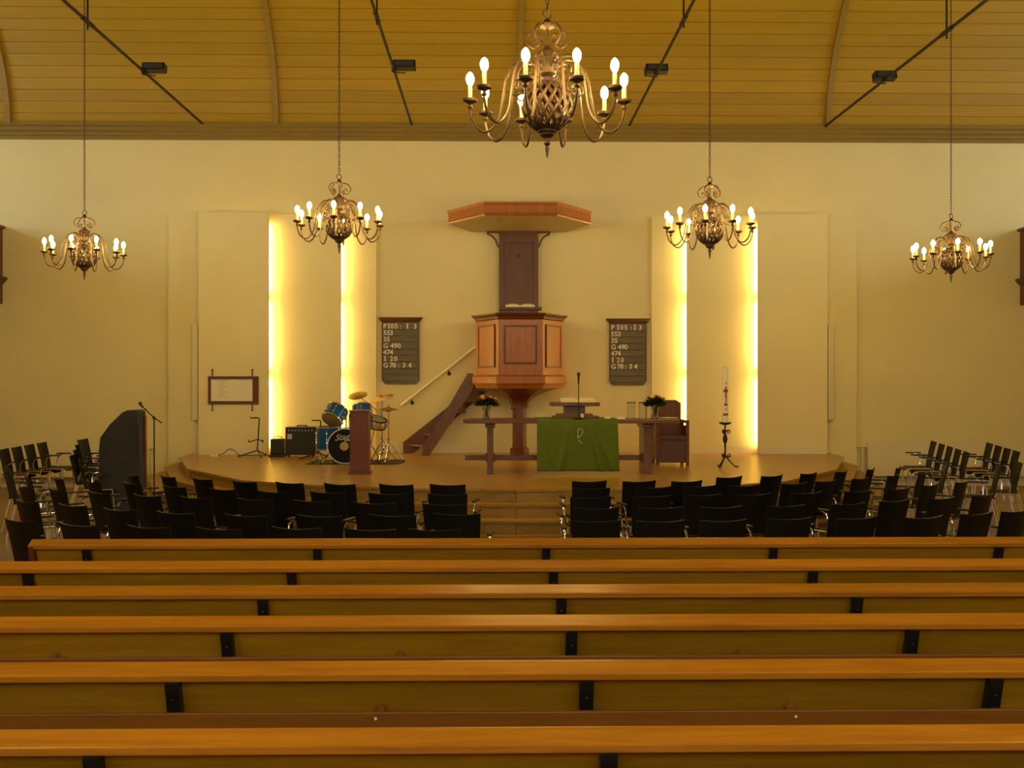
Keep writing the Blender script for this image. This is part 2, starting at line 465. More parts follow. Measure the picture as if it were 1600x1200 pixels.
# ------------------------------------------------------------------ stage
outline = [(-5.55, WY), (-5.5, 17.35), (-4.62, 15.0), (-3.35, 13.2), (-2.25, 12.55), (-1.05, 12.12), (0.24, 11.98), (1.55, 12.06), (2.85, 12.42), (3.8, 12.98), (5.05, 14.7), (6.1, 17.35), (6.15, WY)]
def offset(poly, d):
    out = []
    n = len(poly)
    for i, p in enumerate(poly):
        a = Vector(poly[max(0, i - 1)]); b = Vector(poly[min(n - 1, i + 1)])
        t = (b - a).normalized(); nr = Vector((t.y, -t.x))
        if i == 0 or i == n - 1: nr = Vector((-1 if i == 0 else 1, 0))
        q = Vector(p) + nr * d
        out.append((q.x, min(q.y, WY)))
    return out
stage = struct(empty('stage_platform', (0, 0, 0)))
tag(stage, 'low curved wooden stage with steps all along its front')
RS = SZ / 4
for k, (off, top) in enumerate(((0.0, SZ), (0.23, SZ - RS), (0.50, SZ - 2 * RS), (0.66, SZ - 3 * RS))):
    poly = offset(outline, off)
    if k == 0:
        MB().prism(poly, 'z', top - 0.03, top).build('stage_floor', 'stage_floor', stage)
    else:
        MB().prism(poly, 'z', top - 0.03, top).build('step_tread', 'step_wood', stage)
    inner = offset(outline, off - 0.03)
    for i in range(len(inner) - 1):
        a, b = Vector(inner[i]), Vector(inner[i + 1])
        t = (b - a).normalized(); nr = Vector((t.y, -t.x))
        a2 = a + t * 0.003; b2 = b - t * 0.003
        q = [a2, b2, b2 - nr * 0.03, a2 - nr * 0.03]
        MB().prism([(v.x, v.y) for v in q], 'z', top - RS, top - 0.03).build('riser_board', 'step_wood', stage)

# ------------------------------------------------------------------ pews
PEWY = [6.92, 6.06, 5.32, 4.62, 3.86, 3.11]
PX0, PX1 = -3.2, 3.9
SUP = [0.347 + 1.576 * k for k in (-2, -1, 0, 1, 2)]
pew_names = ['front pew nearest the black chairs', 'second pew behind the black chairs', 'third pew from the black chairs', 'fourth pew from the black chairs',
             'second nearest pew, fifth from the black chairs', 'nearest pew at the bottom edge of the picture']
def make_pew():
    e = empty('pew', (0, 0, 0))
    MB().prism([(0.0, 0.82), (-0.066, 0.785), (-0.061, 0.757), (-0.02, 0.755), (0.022, 0.785), (0.018, 0.812)], 'x', PX0, PX1).build('top_rail', 'pew_rail', e, bevel=0.004)
    edges = [PX0 + 0.04] + [s for s in SUP] + [PX1 - 0.04]
    for a, b in zip(edges[:-1], edges[1:]):
        MB().prism([(-0.036, 0.765), (-0.018, 0.765), (0.09, 0.46), (0.072, 0.46)], 'x', a + 0.002, b - 0.002).build('back_panel', 'pew_panel', e)
    for s in SUP:
        sm = MB().prism([(-0.072, 0.757), (-0.035, 0.757), (0.01, 0.60), (0.075, 0.42), (0.075, 0.0), (0.02, 0.0), (0.02, 0.40), (-0.03, 0.60)], 'x', s - 0.026, s + 0.026)
        so = sm.build('support', 'black_metal', e)
        MB().lathe([(0.004, 0), (0.003, 0.004)], 6, (s, -0.052, 0.69), Matrix.Rotation(PI / 2, 3, 'X')).build('screw', 'chrome', so)
        MB().bx(s - 0.03, s + 0.03, -0.02, 0.33, 0.0, 0.03).build('foot', 'black_metal', e)
    MB().bx(PX0 + 0.04, PX1 - 0.04, -0.135, -0.117, 0.59, 0.663).build('book_rack_lip', 'pew_dark', e, bevel=0.003)
    MB().bx(PX0 + 0.04, PX1 - 0.04, -0.117, 0.03, 0.585, 0.60).build('book_rack_shelf', 'pew_dark', e)
    for a, b in zip([SUP[0] - 1.576] + SUP, SUP + [SUP[-1] + 1.576]):
        c = (a + b) / 2
        if PX0 + 0.1 < c < PX1 - 0.1:
            k = MB().lathe([(0.001, 0), (0.020, 0), (0.021, 0.02), (0.015, 0.03), (0.001, 0.032)], 12, (c, -0.02, 0.640), Matrix.Rotation(PI / 2, 3, 'X')).build('hook', 'pew_dark', e, smooth=True)
            MB().lathe([(0.006, 0), (0.0045, 0.004)], 8, (c - 0.008, -0.135, 0.64), Matrix.Rotation(PI / 2, 3, 'X')).build('screw', 'paper', e)
    MB().prism([(0.07, 0.42), (0.35, 0.445), (0.36, 0.435), (0.35, 0.415), (0.07, 0.39)], 'x', PX0 + 0.04, PX1 - 0.04).build('seat', 'pew_panel', e)
    for x in (PX0, PX1 - 0.04):
        MB().prism([(-0.066, 0.775), (0.0, 0.81), (0.10, 0.70), (0.14, 0.52), (0.35, 0.46), (0.34, 0.0), (0.0, 0.0), (0.0, 0.42)], 'x', x, x + 0.04).build('end_panel', 'pulpit_dark', e, bevel=0.004)
    return e
pew0 = make_pew()
for i, y in enumerate(PEWY):
    p = pew0 if i == 0 else copy_tree(pew0)
    p.location = (0, y, 0)
    tag(p, 'long brown wooden bench, ' + pew_names[i], 'pew', 'long wooden pews')

# ------------------------------------------------------------------ chairs
CH = 0.83
CSC = CH / 0.87
def make_chair():
    e = empty('stacking_armchair')
    W = 0.205
    # profile (y, z) of the bent shell
    def back_pt(u, v):                     # u across, v up
        x = (u - 0.5) * 2
        hw = W * (0.90 + 0.10 * v)
        y = -0.165 - 0.020 * math.sin(v * PI * 0.8) - 0.075 * v * v + 0.030 * x * x
        z = 0.455 + 0.405 * v + 0.012 * x * x * v
        return Vector((x * hw, y, z))
    m = MB()
    nu, nv = 8, 8
    m.grid(lambda u, v: back_pt(u, v), nu, nv)
    m.grid(lambda u, v: back_pt(u, v) + Vector((0, -0.013, 0)), nu, nv)
    n1 = (nu + 1) * (nv + 1)
    border = [i for i in range(nu + 1)] + [j * (nu + 1) + nu for j in range(1, nv + 1)] + [nv * (nu + 1) + i for i in range(nu - 1, -1, -1)] + [j * (nu + 1) for j in range(nv - 1, 0, -1)]
    for a, b in zip(border, border[1:] + border[:1]): m.f.append((a, b, b + n1, a + n1))
    m.build('backrest', 'chair_shell', e, smooth=True)
    def seat_pt(u, v):
        x = (u - 0.5) * 2
        y = -0.17 + 0.42 * v
        z = 0.445 - 0.012 * math.sin(PI * v) + 0.015 * x * x - (0.05 * ((v - 0.8) / 0.2) ** 2 if v > 0.8 else 0)
        hw = 0.215 - 0.03 * v * v
        return Vector((x * hw, y, z))
    m = MB()
    m.grid(seat_pt, nu, nv); m.grid(lambda u, v: seat_pt(u, v) + Vector((0, 0, -0.014)), nu, nv)
    for a, b in zip(border, border[1:] + border[:1]): m.f.append((a, b, b + n1, a + n1))
    m.build('seat', 'chair_shell', e, smooth=True)
    for s in (-1, 1):
        MB().tube([(s * 0.235, 0.20, 0.43), (s * 0.25, 0.24, 0.0)], 0.011, 8).build('leg', 'chrome', e, smooth=True)
        MB().tube([(s * 0.235, -0.14, 0.43), (s * 0.25, -0.24, 0.0)], 0.011, 8).build('leg', 'chrome', e, smooth=True)
        MB().tube([(s * 0.235, 0.20, 0.43), (s * 0.235, -0.14, 0.43)], 0.011, 8).build('side_rail', 'chrome', e, smooth=True)
        MB().tube([(s * 0.236, -0.05, 0.43), (s * 0.262, -0.06, 0.55), (s * 0.262, -0.04, 0.615), (s * 0.262, 0.0, 0.645), (s * 0.262, 0.04, 0.65)], 0.010, 8).build('arm_tube', 'chrome', e, smooth=True)
        MB().box((s * 0.262, 0.05, 0.662), (0.042, 0.25, 0.022)).build('armrest', 'black_plastic', e, bevel=0.008)
    MB().tube([(-0.235, 0.0, 0.425), (0.235, 0.0, 0.425)], 0.010, 8).build('crossbar', 'chrome', e, smooth=True)
    MB().tube([(-0.19, -0.18, 0.49), (-0.19, -0.145, 0.43), (-0.235, -0.14, 0.43)], 0.009, 6).build('back_bracket', 'chrome', e, smooth=True)
    return e
chair0 = make_chair()
first_used = [False]
BACKY = -0.262 * CSC
def put_chair(x, y, z, rz, label, group):
    "x, y: where the middle of the backrest's top stands"
    if not first_used[0]: c = chair0; first_used[0] = True
    else: c = copy_tree(chair0)
    ox, oy = -math.sin(rz) * BACKY, math.cos(rz) * BACKY
    c.location = (x - ox, y - oy, z); c.scale = (CSC, CSC, CSC)
    c.rotation_euler = (0, 0, rz)
    tag(c, label, 'chair', group)
    return c
TGT = (0.4, 15.2)
def face(x, y):
    return math.atan2(-(TGT[0] - x), TGT[1] - y)
LEFT_ROWS = [
 [(698, 757), (617, 757), (528, 756), (449, 754), (378, 752), (312, 748), (258, 744), (203, 742), (87, 747), (39, 744)],
 [(698, 772), (603, 771), (509, 769), (424, 768), (344, 764), (268, 760), (202, 755), (141, 752)],
 [(693, 788), (583, 786), (484, 782), (395, 780), (301, 777), (225, 774), (149, 769), (84, 764), (33, 760)],
 [(713, 803), (612, 805), (496, 806), (380, 805), (270, 801), (182, 796), (108, 789), (36, 783)],
 [(678, 829), (576, 827), (460, 825), (338, 826), (227, 823), (118, 820), (27, 813)],
]
RIGHT_ROWS = [
 [(922, 750), (1001, 748), (1076, 747), (1143, 745), (1210, 743), (1268, 739), (1319, 736), (1365, 732), (1408, 730), (1446, 739), (1483, 722)],
 [(925, 763), (1024, 761), (1097, 759), (1167, 758), (1245, 755), (1295, 751), (1349, 747), (1401, 742), (1508, 752)],
 [(924, 777), (1021, 775), (1101, 773), (1181, 772), (1263, 770), (1345, 767), (1409, 763), (1458, 757), (1565, 728)],
 [(933, 794), (1034, 793), (1130, 792), (1232, 790), (1329, 787), (1403, 782), (1477, 778), (1541, 773), (1596, 722)],
 [(933, 814), (1035, 814), (1133, 813), (1238, 810), (1343, 809), (1449, 808), (1532, 802), (1593, 798)],
]
rown = ['front row at the stage', 'second row from the stage', 'third row from the stage', 'fourth row from the stage', 'rear row by the pews']
for rows, side in ((LEFT_ROWS, 'left'), (RIGHT_ROWS, 'right')):
    for r, row in enumerate(rows):
        for i, (px, py) in enumerate(row):
            y = F * (CAMZ - CH) / (py - 600.0)
            # depth along the optical axis -> world Y
            t = math.atan((px - 800) / F)
            Yw = y / (math.cos(YAW) + math.tan(t + YAW) * math.sin(YAW))
            if r == 0 and abs(px - 830) < 250: Yw = min(Yw, 10.85)
            if r == 4: Yw = max(Yw, 7.26)
            x = X(px, Yw)
            rz = face(x, Yw)
            put_chair(x, Yw, 0, rz, 'black chair, %s seat %s of the aisle in the %s' % (ORD[i], side, rown[r]), 'black chairs in rows %s of the aisle' % side)
for i, (px, py, nm) in enumerate(((103, 712, 'farther'), (116, 717, 'nearer'))):
    Yw = F * (CAMZ - CH) / (py - 600.0); x = X(px, Yw) + 0.05
    put_chair(x, Yw, 0, -1.15, '%s of two black chairs turned sideways by the covered instrument' % nm, 'black chairs turned sideways')
put_chair(X(4, 13.0), 13.0, 0, -1.25, 'black chair cut by the left picture edge below the stack', 'black chairs turned sideways')
put_chair(X(22, 12.6), 12.4, 0, -1.2, 'black chair at far left, in front of the leftmost stack', 'black chairs turned sideways')
def stack(base_px, Y, n, rz, dx, dz, label, group, base_z=0.0):
    x0 = X(base_px, Y)
    for k in range(n):
        fx, fy = -math.sin(rz), math.cos(rz)
        put_chair(x0 + fx * dx * k, Y + fy * dx * k, base_z + dz * k, rz, label % (ORD[k] if k else 'bottom'), group)
stack(1514, 15.4, 5, 1.33, 0.12, 0.040, '%s chair of the stack right of the radiator valve', 'stacked chairs by the right radiator')
stack(1592, 15.6, 4, 1.33, 0.13, 0.040, '%s chair of the second stack near the right picture edge', 'stacked chairs at the right edge')
stack(2, 16.4, 4, -1.5, 0.20, 0.034, '%s chair of the stack at the far left wall', 'stacked chairs at the far left')
stack(116, 15.2, 4, -1.55, 0.03, 0.075, '%s chair of the stack beside the covered instrument', 'stacked chairs by the covered instrument')

# ------------------------------------------------------------------ chandeliers
def spiral(cx, cz, r0, r1, a0, turns, n=14):
    return [(cx + (r0 + (r1 - r0) * k / n) * math.cos(a0 + turns * 2 * PI * k / n), cz + (r0 + (r1 - r0) * k / n) * math.sin(a0 + turns * 2 * PI * k / n)) for k in range(n + 1)]
def bez(pts, n=6):
    "Catmull-Rom through 2d points"
    out = []
    p = [pts[0]] + list(pts) + [pts[-1]]
    for i in range(1, len(p) - 2):
        for k in range(n):
            t = k / n
            q = []
            for d in range(len(pts[0])):
                a, b, c, e = p[i - 1][d], p[i][d], p[i + 1][d], p[i + 2][d]
                q.append(0.5 * (2 * b + (c - a) * t + (2 * a - 5 * b + 4 * c - e) * t * t + (3 * b - a - 3 * c + e) * t ** 3))
            out.append(tuple(q))
    out.append(tuple(pts[-1]))
    return out
arm_prof = bez([(0.055, 0.07), (0.12, 0.135), (0.20, 0.115), (0.262, 0.02), (0.285, -0.10), (0.315, -0.25), (0.39, -0.335), (0.465, -0.30), (0.50, -0.21), (0.50, -0.15)], 4)
def rot(pts, a):
    return [(r * math.sin(a), -r * math.cos(a), z) for r, z in pts]
def make_chandelier():
    e = empty('chandelier')
    # turned vase body
    MB().lathe([(0.012, 0.23), (0.03, 0.20), (0.075, 0.175), (0.08, 0.155), (0.065, 0.14), (0.068, 0.07), (0.06, 0.04), (0.03, 0.02), (0.03, -0.005), (0.05, -0.02), (0.012, -0.03)], 14).build('body', 'brass_old', e, smooth=True)
    # open lattice ball of twisted straps
    ball = MB()
    R = 0.158; zc = -0.17
    for sg in (1, -1):
        for k in range(15):
            a0 = 2 * PI * k / 15
            pts = []
            for j in range(13):
                ph = -1.25 + 2.5 * j / 12
                a = a0 + sg * 0.55 * (ph + 1.25)
                pts.append((R * math.cos(ph) * math.cos(a), R * math.cos(ph) * math.sin(a), zc + R * math.sin(ph)))
            ball.tube(pts, 0.0115, 5)
    ball.build('lattice_ball', 'brass_old', e, smooth=True)
    MB().lathe([(0.05, -0.315), (0.062, -0.322), (0.062, -0.335), (0.045, -0.345), (0.05, -0.355), (0.02, -0.375), (0.016, -0.40), (0.022, -0.41), (0.010, -0.425), (0.014, -0.44), (0.004, -0.50)], 12).build('finial', 'brass_old', e, smooth=True)
    MB().lathe([(0.015, 0.335), (0.05, 0.345), (0.055, 0.36), (0.03, 0.37), (0.018, 0.395), (0.01, 0.40)], 12).build('crown', 'brass_old', e, smooth=True)
    MB().tube([(0, 0, 0.20), (0, 0, 0.35)], 0.008, 6).build('stem', 'brass_old', e)
    for k in range(5):
        a = 2 * PI * k / 5 + 0.3
        path = bez([(0.03, 0.35), (0.09, 0.345), (0.135, 0.30), (0.13, 0.25), (0.09, 0.22), (0.06, 0.24), (0.062, 0.275), (0.09, 0.275), (0.088, 0.25)], 4)
        MB().tube(rot(path, a), 0.007, 5).build('crown_scroll', 'brass_old', e, smooth=True)
    MB().tube([(0.03 * math.cos(2 * PI * k / 12), 0, 0.43 + 0.032 * math.sin(2 * PI * k / 12)) for k in range(12)], 0.006, 6, True).build('ring', 'brass_old', e, smooth=True)
    for k in range(10):
        a = 2 * PI * k / 10
        ar = MB().tube(rot(arm_prof, a), 0.0085, 6)
        ar.tube(rot(spiral(0.205, -0.06, 0.062, 0.012, 1.0, 1.3), a), 0.0065, 5)
        ar.tube(rot(spiral(0.15, 0.05, 0.045, 0.010, 2.0, -1.2), a), 0.006, 5)
        arm = ar.build('arm', 'brass_old', e, smooth=True)
        cx, cy = 0.50 * math.sin(a), -0.50 * math.cos(a)
        MB().lathe([(0.010, -0.19), (0.018, -0.175), (0.010, -0.16), (0.022, -0.15), (0.046, -0.14), (0.05, -0.125), (0.044, -0.122), (0.014, -0.118)], 12, (cx, cy, 0)).build('drip_cup', 'brass_old', arm, smooth=True)
        MB().lathe([(0.0135, -0.12), (0.0135, -0.035), (0.010, -0.03)], 10, (cx, cy, 0)).build('candle_sleeve', 'candle_sleeve', arm, smooth=True)
        MB().lathe([(0.009, -0.034), (0.021, -0.018), (0.027, 0.002), (0.0255, 0.022), (0.016, 0.040), (0.004, 0.052)], 8, (cx, cy, 0)).build('bulb', 'bulb_glow', arm, smooth=True)
    return e
def link_mesh(odd):
    m = MB(); pts = []
    for k in range(10):
        a = 2 * PI * k / 10
        u = 0.0105 * math.cos(a); v = 0.026 * math.sin(a)
        pts.append((u, 0, v) if odd else (0, u, v))
    return pts
def add_chain(e, z0, z1):
    m = MB(); z = z0; k = 0
    while z < z1:
        m.tube([(p[0], p[1], p[2] + z) for p in link_mesh(k % 2)], 0.0042, 4, True); z += 0.042; k += 1
    m.build('chain', 'brass_old', e)
    MB().lathe([(0.01, z1 - 0.12), (0.05, z1 - 0.08), (0.06, z1 + 0.02)], 12).build('ceiling_rose', 'brass_old', e)
ch0 = make_chandelier()
CHANDS = [(855, 126, 6.46, PI / 10, 'large nearest brass chandelier hanging above the pulpit, cut by nothing'),
          (530, 332, 12.05, 0.03, 'brass chandelier in front of the left light strips'),
          (1109, 338, 11.6, PI / 10, 'brass chandelier in front of the right light strips'),
          (132, 381, 13.8, 0.06, 'small far brass chandelier above the left chairs'),
          (1486, 386, 13.8, PI / 10 + 0.05, 'small far brass chandelier near the right wall')]
CHANDS[0] = CHANDS[0][:4] + ('largest, nearest brass chandelier at the top centre of the picture',)
EXTRA = [((-3.3, 1.4, 3.85), 'brass chandelier over the rear pews, outside the picture on the left'), ((3.95, 1.4, 3.85), 'brass chandelier over the rear pews, outside the picture on the right')]
copies = [ch0] + [copy_tree(ch0) for _ in range(4)]
for loc, lab in EXTRA:
    c = copy_tree(ch0); c.location = loc
    add_chain(c, 0.47, vault_z(loc[1]) - loc[2])
    tag(c, lab, 'chandelier', 'brass candle chandeliers')
for c, (px, py, y, a, lab) in zip(copies, CHANDS):
    c.location = P(px, py, y)
    c.rotation_euler = (0, 0, a)
    add_chain(c, 0.47, vault_z(y) - c.location.z)
    tag(c, lab, 'chandelier', 'brass candle chandeliers')

# ------------------------------------------------------------------ tie rods with hangers, floodlights
RZ = Z(193, 18.1)
rodn = ['leftmost', 'left of centre', 'right of centre', 'rightmost']
for i, (px, hp, fp, fd) in enumerate(((315, (118, 38), (243, 115), 1), (643, (584, 28), (630, 109), 1), (984, (1048, 30), (1014, 113), -0.2), (1291, (1512, 45), (1394, 122), -0.1))):
    rx = X(px, 18.15)
    e = tag(empty('tie_rod', (rx, 18.2, RZ)), 'thin dark iron tie rod under the ceiling, %s of four' % rodn[i], 'tie rod', 'iron tie rods')
    MB().tube([(0, 0.05, 0), (0, RY - 18.2, 0)], 0.022, 8).build('rod', 'iron', e, smooth=True)
    hy = F * (RZ - CAMZ) / (600 - hp[1])
    MB().tube([(0, hy - 18.2, -0.1), (0, hy - 18.2, vault_z(hy) - RZ)], 0.013, 6).build('hanger', 'iron', e)
    MB().tube([(0, hy - 18.2 - 0.16, 0), (0, hy - 18.2 + 0.16, 0)], 0.032, 8).build('coupling', 'iron', e)
    fy = F * (RZ - CAMZ) / (600 - fp[1])
    f = tag(empty('floodlight', (rx, fy, RZ)), 'small black floodlight clamped on the %s ceiling tie rod' % rodn[i], 'floodlight', 'floodlights on the tie rods')
    sx = 0.16 * fd if abs(fd) > 0.5 else 0.0
    MB().prism([(-0.10, -0.05), (0.06, -0.075), (0.09, 0.05), (-0.06, 0.07)], 'x', sx - 0.17, sx + 0.17).build('housing', 'black_metal', f, (0, 0, 0.06), bevel=0.01)
    MB().box((sx, -0.085, 0.06), (0.28, 0.015, 0.085)).build('glass_front', 'grille', f)
    MB().tube([(sx - 0.18, 0, 0.06), (sx - 0.18, 0.0, -0.04), (sx + 0.02, 0.0, -0.06)], 0.010, 6).build('bracket', 'iron', f)
    MB().box((0, 0, 0), (0.06, 0.08, 0.06)).build('clamp', 'iron', f)
    MB().box((sx + 0.03, 0, 0.135), (0.04, 0.04, 0.02)).build('bolt', 'chrome', f)

# ------------------------------------------------------------------ pulpit
px0 = X(812, 17.4)
pul = tag(empty('pulpit', (px0, 17.5, SZ)), 'brown wooden pulpit with panelled six-sided tub and sounding board', 'pulpit')
def hexa(f_hw, m_hw, b_hw, yf, ym, yb, z):
    return [(-f_hw, yf, z), (f_hw, yf, z), (m_hw, ym, z), (b_hw, yb, z), (-b_hw, yb, z), (-m_hw, ym, z)]
def hz(scale, z, grow=0.0):
    g = grow
    return hexa((0.375 + g * 0.58), (0.765 + g), (0.37 + g * 0.5), (-0.70 - g), 0.0, 0.72, z)
zt = Z(489, 16.8) - SZ; zb = Z(606, 16.8) - SZ
MB().loft([hz(1, zb + 0.20), hz(1, zt - 0.10)]).build('tub', 'pulpit_wood', pul)
# cornice of the tub
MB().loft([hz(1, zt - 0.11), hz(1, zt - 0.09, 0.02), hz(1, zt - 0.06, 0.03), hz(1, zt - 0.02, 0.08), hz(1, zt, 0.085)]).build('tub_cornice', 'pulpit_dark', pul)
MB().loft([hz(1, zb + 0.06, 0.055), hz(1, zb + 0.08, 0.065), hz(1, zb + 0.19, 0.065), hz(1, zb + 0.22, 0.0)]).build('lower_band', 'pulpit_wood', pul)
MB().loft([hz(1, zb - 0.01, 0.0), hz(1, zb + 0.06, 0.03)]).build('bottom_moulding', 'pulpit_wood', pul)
# raised panel frames on the three visible faces
def face_frame(p, q, z0, z1, inset_u, name):
    p = Vector(p); q = Vector(q); u = (q - p).normalized(); n = Vector((u.y, -u.x, 0))
    L = (q - p).length; ang = math.atan2(u.y, u.x)
    c = (p + q) / 2
    fw = L - 2 * inset_u; fh = z1 - z0
    par = None
    pm = MB().box((c.x + n.x * 0.006, c.y + n.y * 0.006, (z0 + z1) / 2), (fw, 0.012, fh), ang)
    par = pm.build(name, 'pulpit_wood', pul, bevel=0.004)
    for (du, dz, wx, wz) in ((-fw / 2, 0, 0.03, fh + 0.03), (fw / 2, 0, 0.03, fh + 0.03), (0, -fh / 2, fw, 0.03), (0, fh / 2, fw, 0.03)):
        cc = c + u * du + n * 0.012
        MB().box((cc.x, cc.y, (z0 + z1) / 2 + dz), (wx, 0.022, wz), ang).build('panel_moulding', 'pulpit_dark', par, bevel=0.005)
h = hz(1, 0)
face_frame(h[0], h[1], zb + 0.42, zt - 0.22, 0.11, 'front_panel')
face_frame(h[1], h[2], zb + 0.36, zt - 0.20, 0.12, 'side_panel')
face_frame(h[5], h[0], zb + 0.36, zt - 0.20, 0.12, 'side_panel')
# flared underside
rings = []
zs = Z(637, 17.4) - SZ
for k in range(11):
    t = k / 10
    s = t ** 2.6
    fl = hexa(0.12 + (0.375 - 0.12) * s, 0.15 + (0.74 - 0.15) * s, 0.12 + 0.25 * s, -0.13 - 0.55 * s, 0.0, 0.13 + 0.57 * s, zs + (zb - zs) * (1 - (1 - t) ** 1.0))
    rings.append(fl)
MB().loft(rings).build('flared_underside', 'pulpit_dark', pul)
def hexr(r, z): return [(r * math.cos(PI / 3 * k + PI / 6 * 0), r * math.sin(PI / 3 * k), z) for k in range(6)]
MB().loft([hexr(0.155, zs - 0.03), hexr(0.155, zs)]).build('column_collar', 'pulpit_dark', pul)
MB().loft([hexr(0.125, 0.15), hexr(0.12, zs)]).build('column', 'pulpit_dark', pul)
MB().loft([hexr(0.165, 0.0), hexr(0.165, 0.13), hexr(0.125, 0.17)]).build('column_base', 'pulpit_dark', pul)
# backboard
zs1 = Z(337, 16.6) - SZ; zs2 = Z(315, 16.6) - SZ
MB().bx(-0.36, 0.36, 0.74, 0.80, zb + 0.2, zs1).build('backboard', 'pulpit_dark', pul)
for s in (-1, 1):
    MB().bx(s * 0.36, s * 0.27, 0.71, 0.74, zt, zs1).build('backboard_stile', 'pulpit_dark', pul, bevel=0.004)
MB().bx(-0.27, 0.27, 0.71, 0.74, zs1 - 0.22, zs1).build('backboard_rail', 'pulpit_dark', pul, bevel=0.004)
zem = Z(400, 18.2) - SZ
MB().prism([(-0.025, zem - 0.03), (0.025, zem - 0.03), (0.03, zem + 0.01), (0.0, zem + 0.05), (-0.03, zem + 0.01)], 'y', 0.72, 0.74).build('emblem', 'black_metal', pul)
for s in (-1, 1):
    path = bez([(0.36, zs1 - 0.30), (0.385, zs1 - 0.26), (0.42, zs1 - 0.17), (0.49, zs1 - 0.09), (0.56, zs1 - 0.06), (0.57, zs1 - 0.03), (0.545, zs1 - 0.035)], 4)
    m = MB()
    for dy in (0,): m.tube([(s * x, 0.76, z) for x, z in path], 0.016, 6)
    m.bx(s * 0.36, s * 0.58, 0.74, 0.79, zs1 - 0.035, zs1 - 0.005)
    m.build('scroll_bracket', 'pulpit_dark', pul, smooth=False)
def sbh(z, g=0.0): return hexa(0.60 + 0.6 * g, 1.25 + g, 0.86 + g, -0.90 - g, 0.0, 0.86, z)
MB().loft([sbh(zs1), sbh(zs1 + 0.03, 0.015), sbh(zs1 + 0.05, 0.0), sbh(zs2 - 0.05, 0.0), sbh(zs2 - 0.03, 0.02), sbh(zs2, 0.025)]).build('sounding_board', 'pulpit_wood', pul)
MB().loft([sbh(zs1 - 0.006, -0.05), sbh(zs1 + 0.004, -0.05)]).build('sounding_board_soffit', 'soffit_paint', pul)
for s in (-1, 1): MB().lathe([(0.04, 0), (0.04, 0.02)], 12, (s * 0.36, -0.45, zs1 - 0.02)).build('downlight', 'chrome', pul)
# reading desk of the pulpit
MB().bx(-0.36, 0.36, -0.62, -0.42, zt + 0.06, zt + 0.11).build('desk', 'pulpit_dark', pul, bevel=0.006)
MB().bx(-0.13, 0.13, -0.58, -0.46, zt - 0.02, zt + 0.06).build('desk_support', 'board_dark', pul)
# open bible on it
def open_book(loc, w, d, tilt, rz, label, th=0.03):
    e = tag(empty('open_book', loc, rz), label, 'book')
    M = Matrix.Rotation(tilt, 3, 'X')
    for s in (-1, 1):
        poly = [(0.002, 0.0), (w / 2, 0.0), (w / 2 - 0.01, th * 0.7), (w / 3, th * 1.05), (w / 8, th), (0.002, th * 0.45)]
        m = MB().loft([[M @ Vector((s * x, y, z)) for x, z in poly] for y in (-d / 2, d / 2)])
        m.build('pages', 'page', e)
    m = MB(); m.box((0, 0, -0.004), (w + 0.02, d + 0.02, 0.008), M=M); m.v = [tuple(M @ Vector((0, 0, 0)) + Vector(v)) for v in m.v]
    m.build('cover', 'board_dark', e)
    return e
open_book((px0, 17.5 - 0.53, SZ + zt + 0.122), 0.50, 0.24, 0.15, 0, 'open bible on the reading desk of the pulpit', 0.04)

# stairs to the pulpit
st = tag(empty('pulpit_stairs', (X(665, 18.0), 18.0, SZ)), 'steep brown wooden stairs rising left of the pulpit', 'stairs')
def sp(px, py, Y): p = P(px, py, Y); return (p[0] - st.location.x, p[2] - SZ)
yn, yf = 17.70, 18.26
near = [sp(659.5, 711, yn), sp(671, 711, yn), sp(740, 606, yn), sp(740, 584, yn), sp(731, 583, yn), sp(698, 640, yn), sp(659.5, 698, yn)]
near[0] = (near[0][0], 0.0); near[1] = (near[1][0], 0.0)
MB().prism(near, 'y', yn - 18.0 - 0.02, yn - 18.0 + 0.02).build('stringer', 'stair_wood', st, bevel=0.003)
far = [sp(630, 708, yf), sp(646, 708, yf), sp(778, 597, yf), sp(778, 575, yf), sp(697, 638, yf), sp(630, 691, yf)]
far[0] = (far[0][0], 0.0); far[1] = (far[1][0], 0.0)
MB().prism(far, 'y', yf - 18.0 - 0.02, yf - 18.0 + 0.02).build('stringer', 'stair_wood', st, bevel=0.003)
nsteps = 6
for k in range(nsteps):
    z = 0.17 + 0.20 * k
    fx = far[0][0] + 0.02 + (z - 0.1) * (far[3][0] - far[5][0]) / (far[3][1] - far[5][1])
    nx = near[0][0] + 0.02 + (z - 0.12) * (near[4][0] - near[6][0]) / (near[4][1] - near[6][1])
    fw, nw = 0.27, 0.17
    poly = [(nx, yn - 18.0), (nx + nw, yn - 18.0), (fx + fw, yf - 18.0), (fx, yf - 18.0)]
    MB().prism(poly, 'z', z - 0.03, z).build('tread', 'stair_wood', st, bevel=0.003)
    poly2 = [(nx + nw - 0.02, yn - 18.0), (nx + nw, yn - 18.0), (fx + fw, yf - 18.0), (fx + fw - 0.02, yf - 18.0)]
    if k > 0: MB().prism(poly2, 'z', z, z + 0.17).build('riser', 'stair_wood', st)
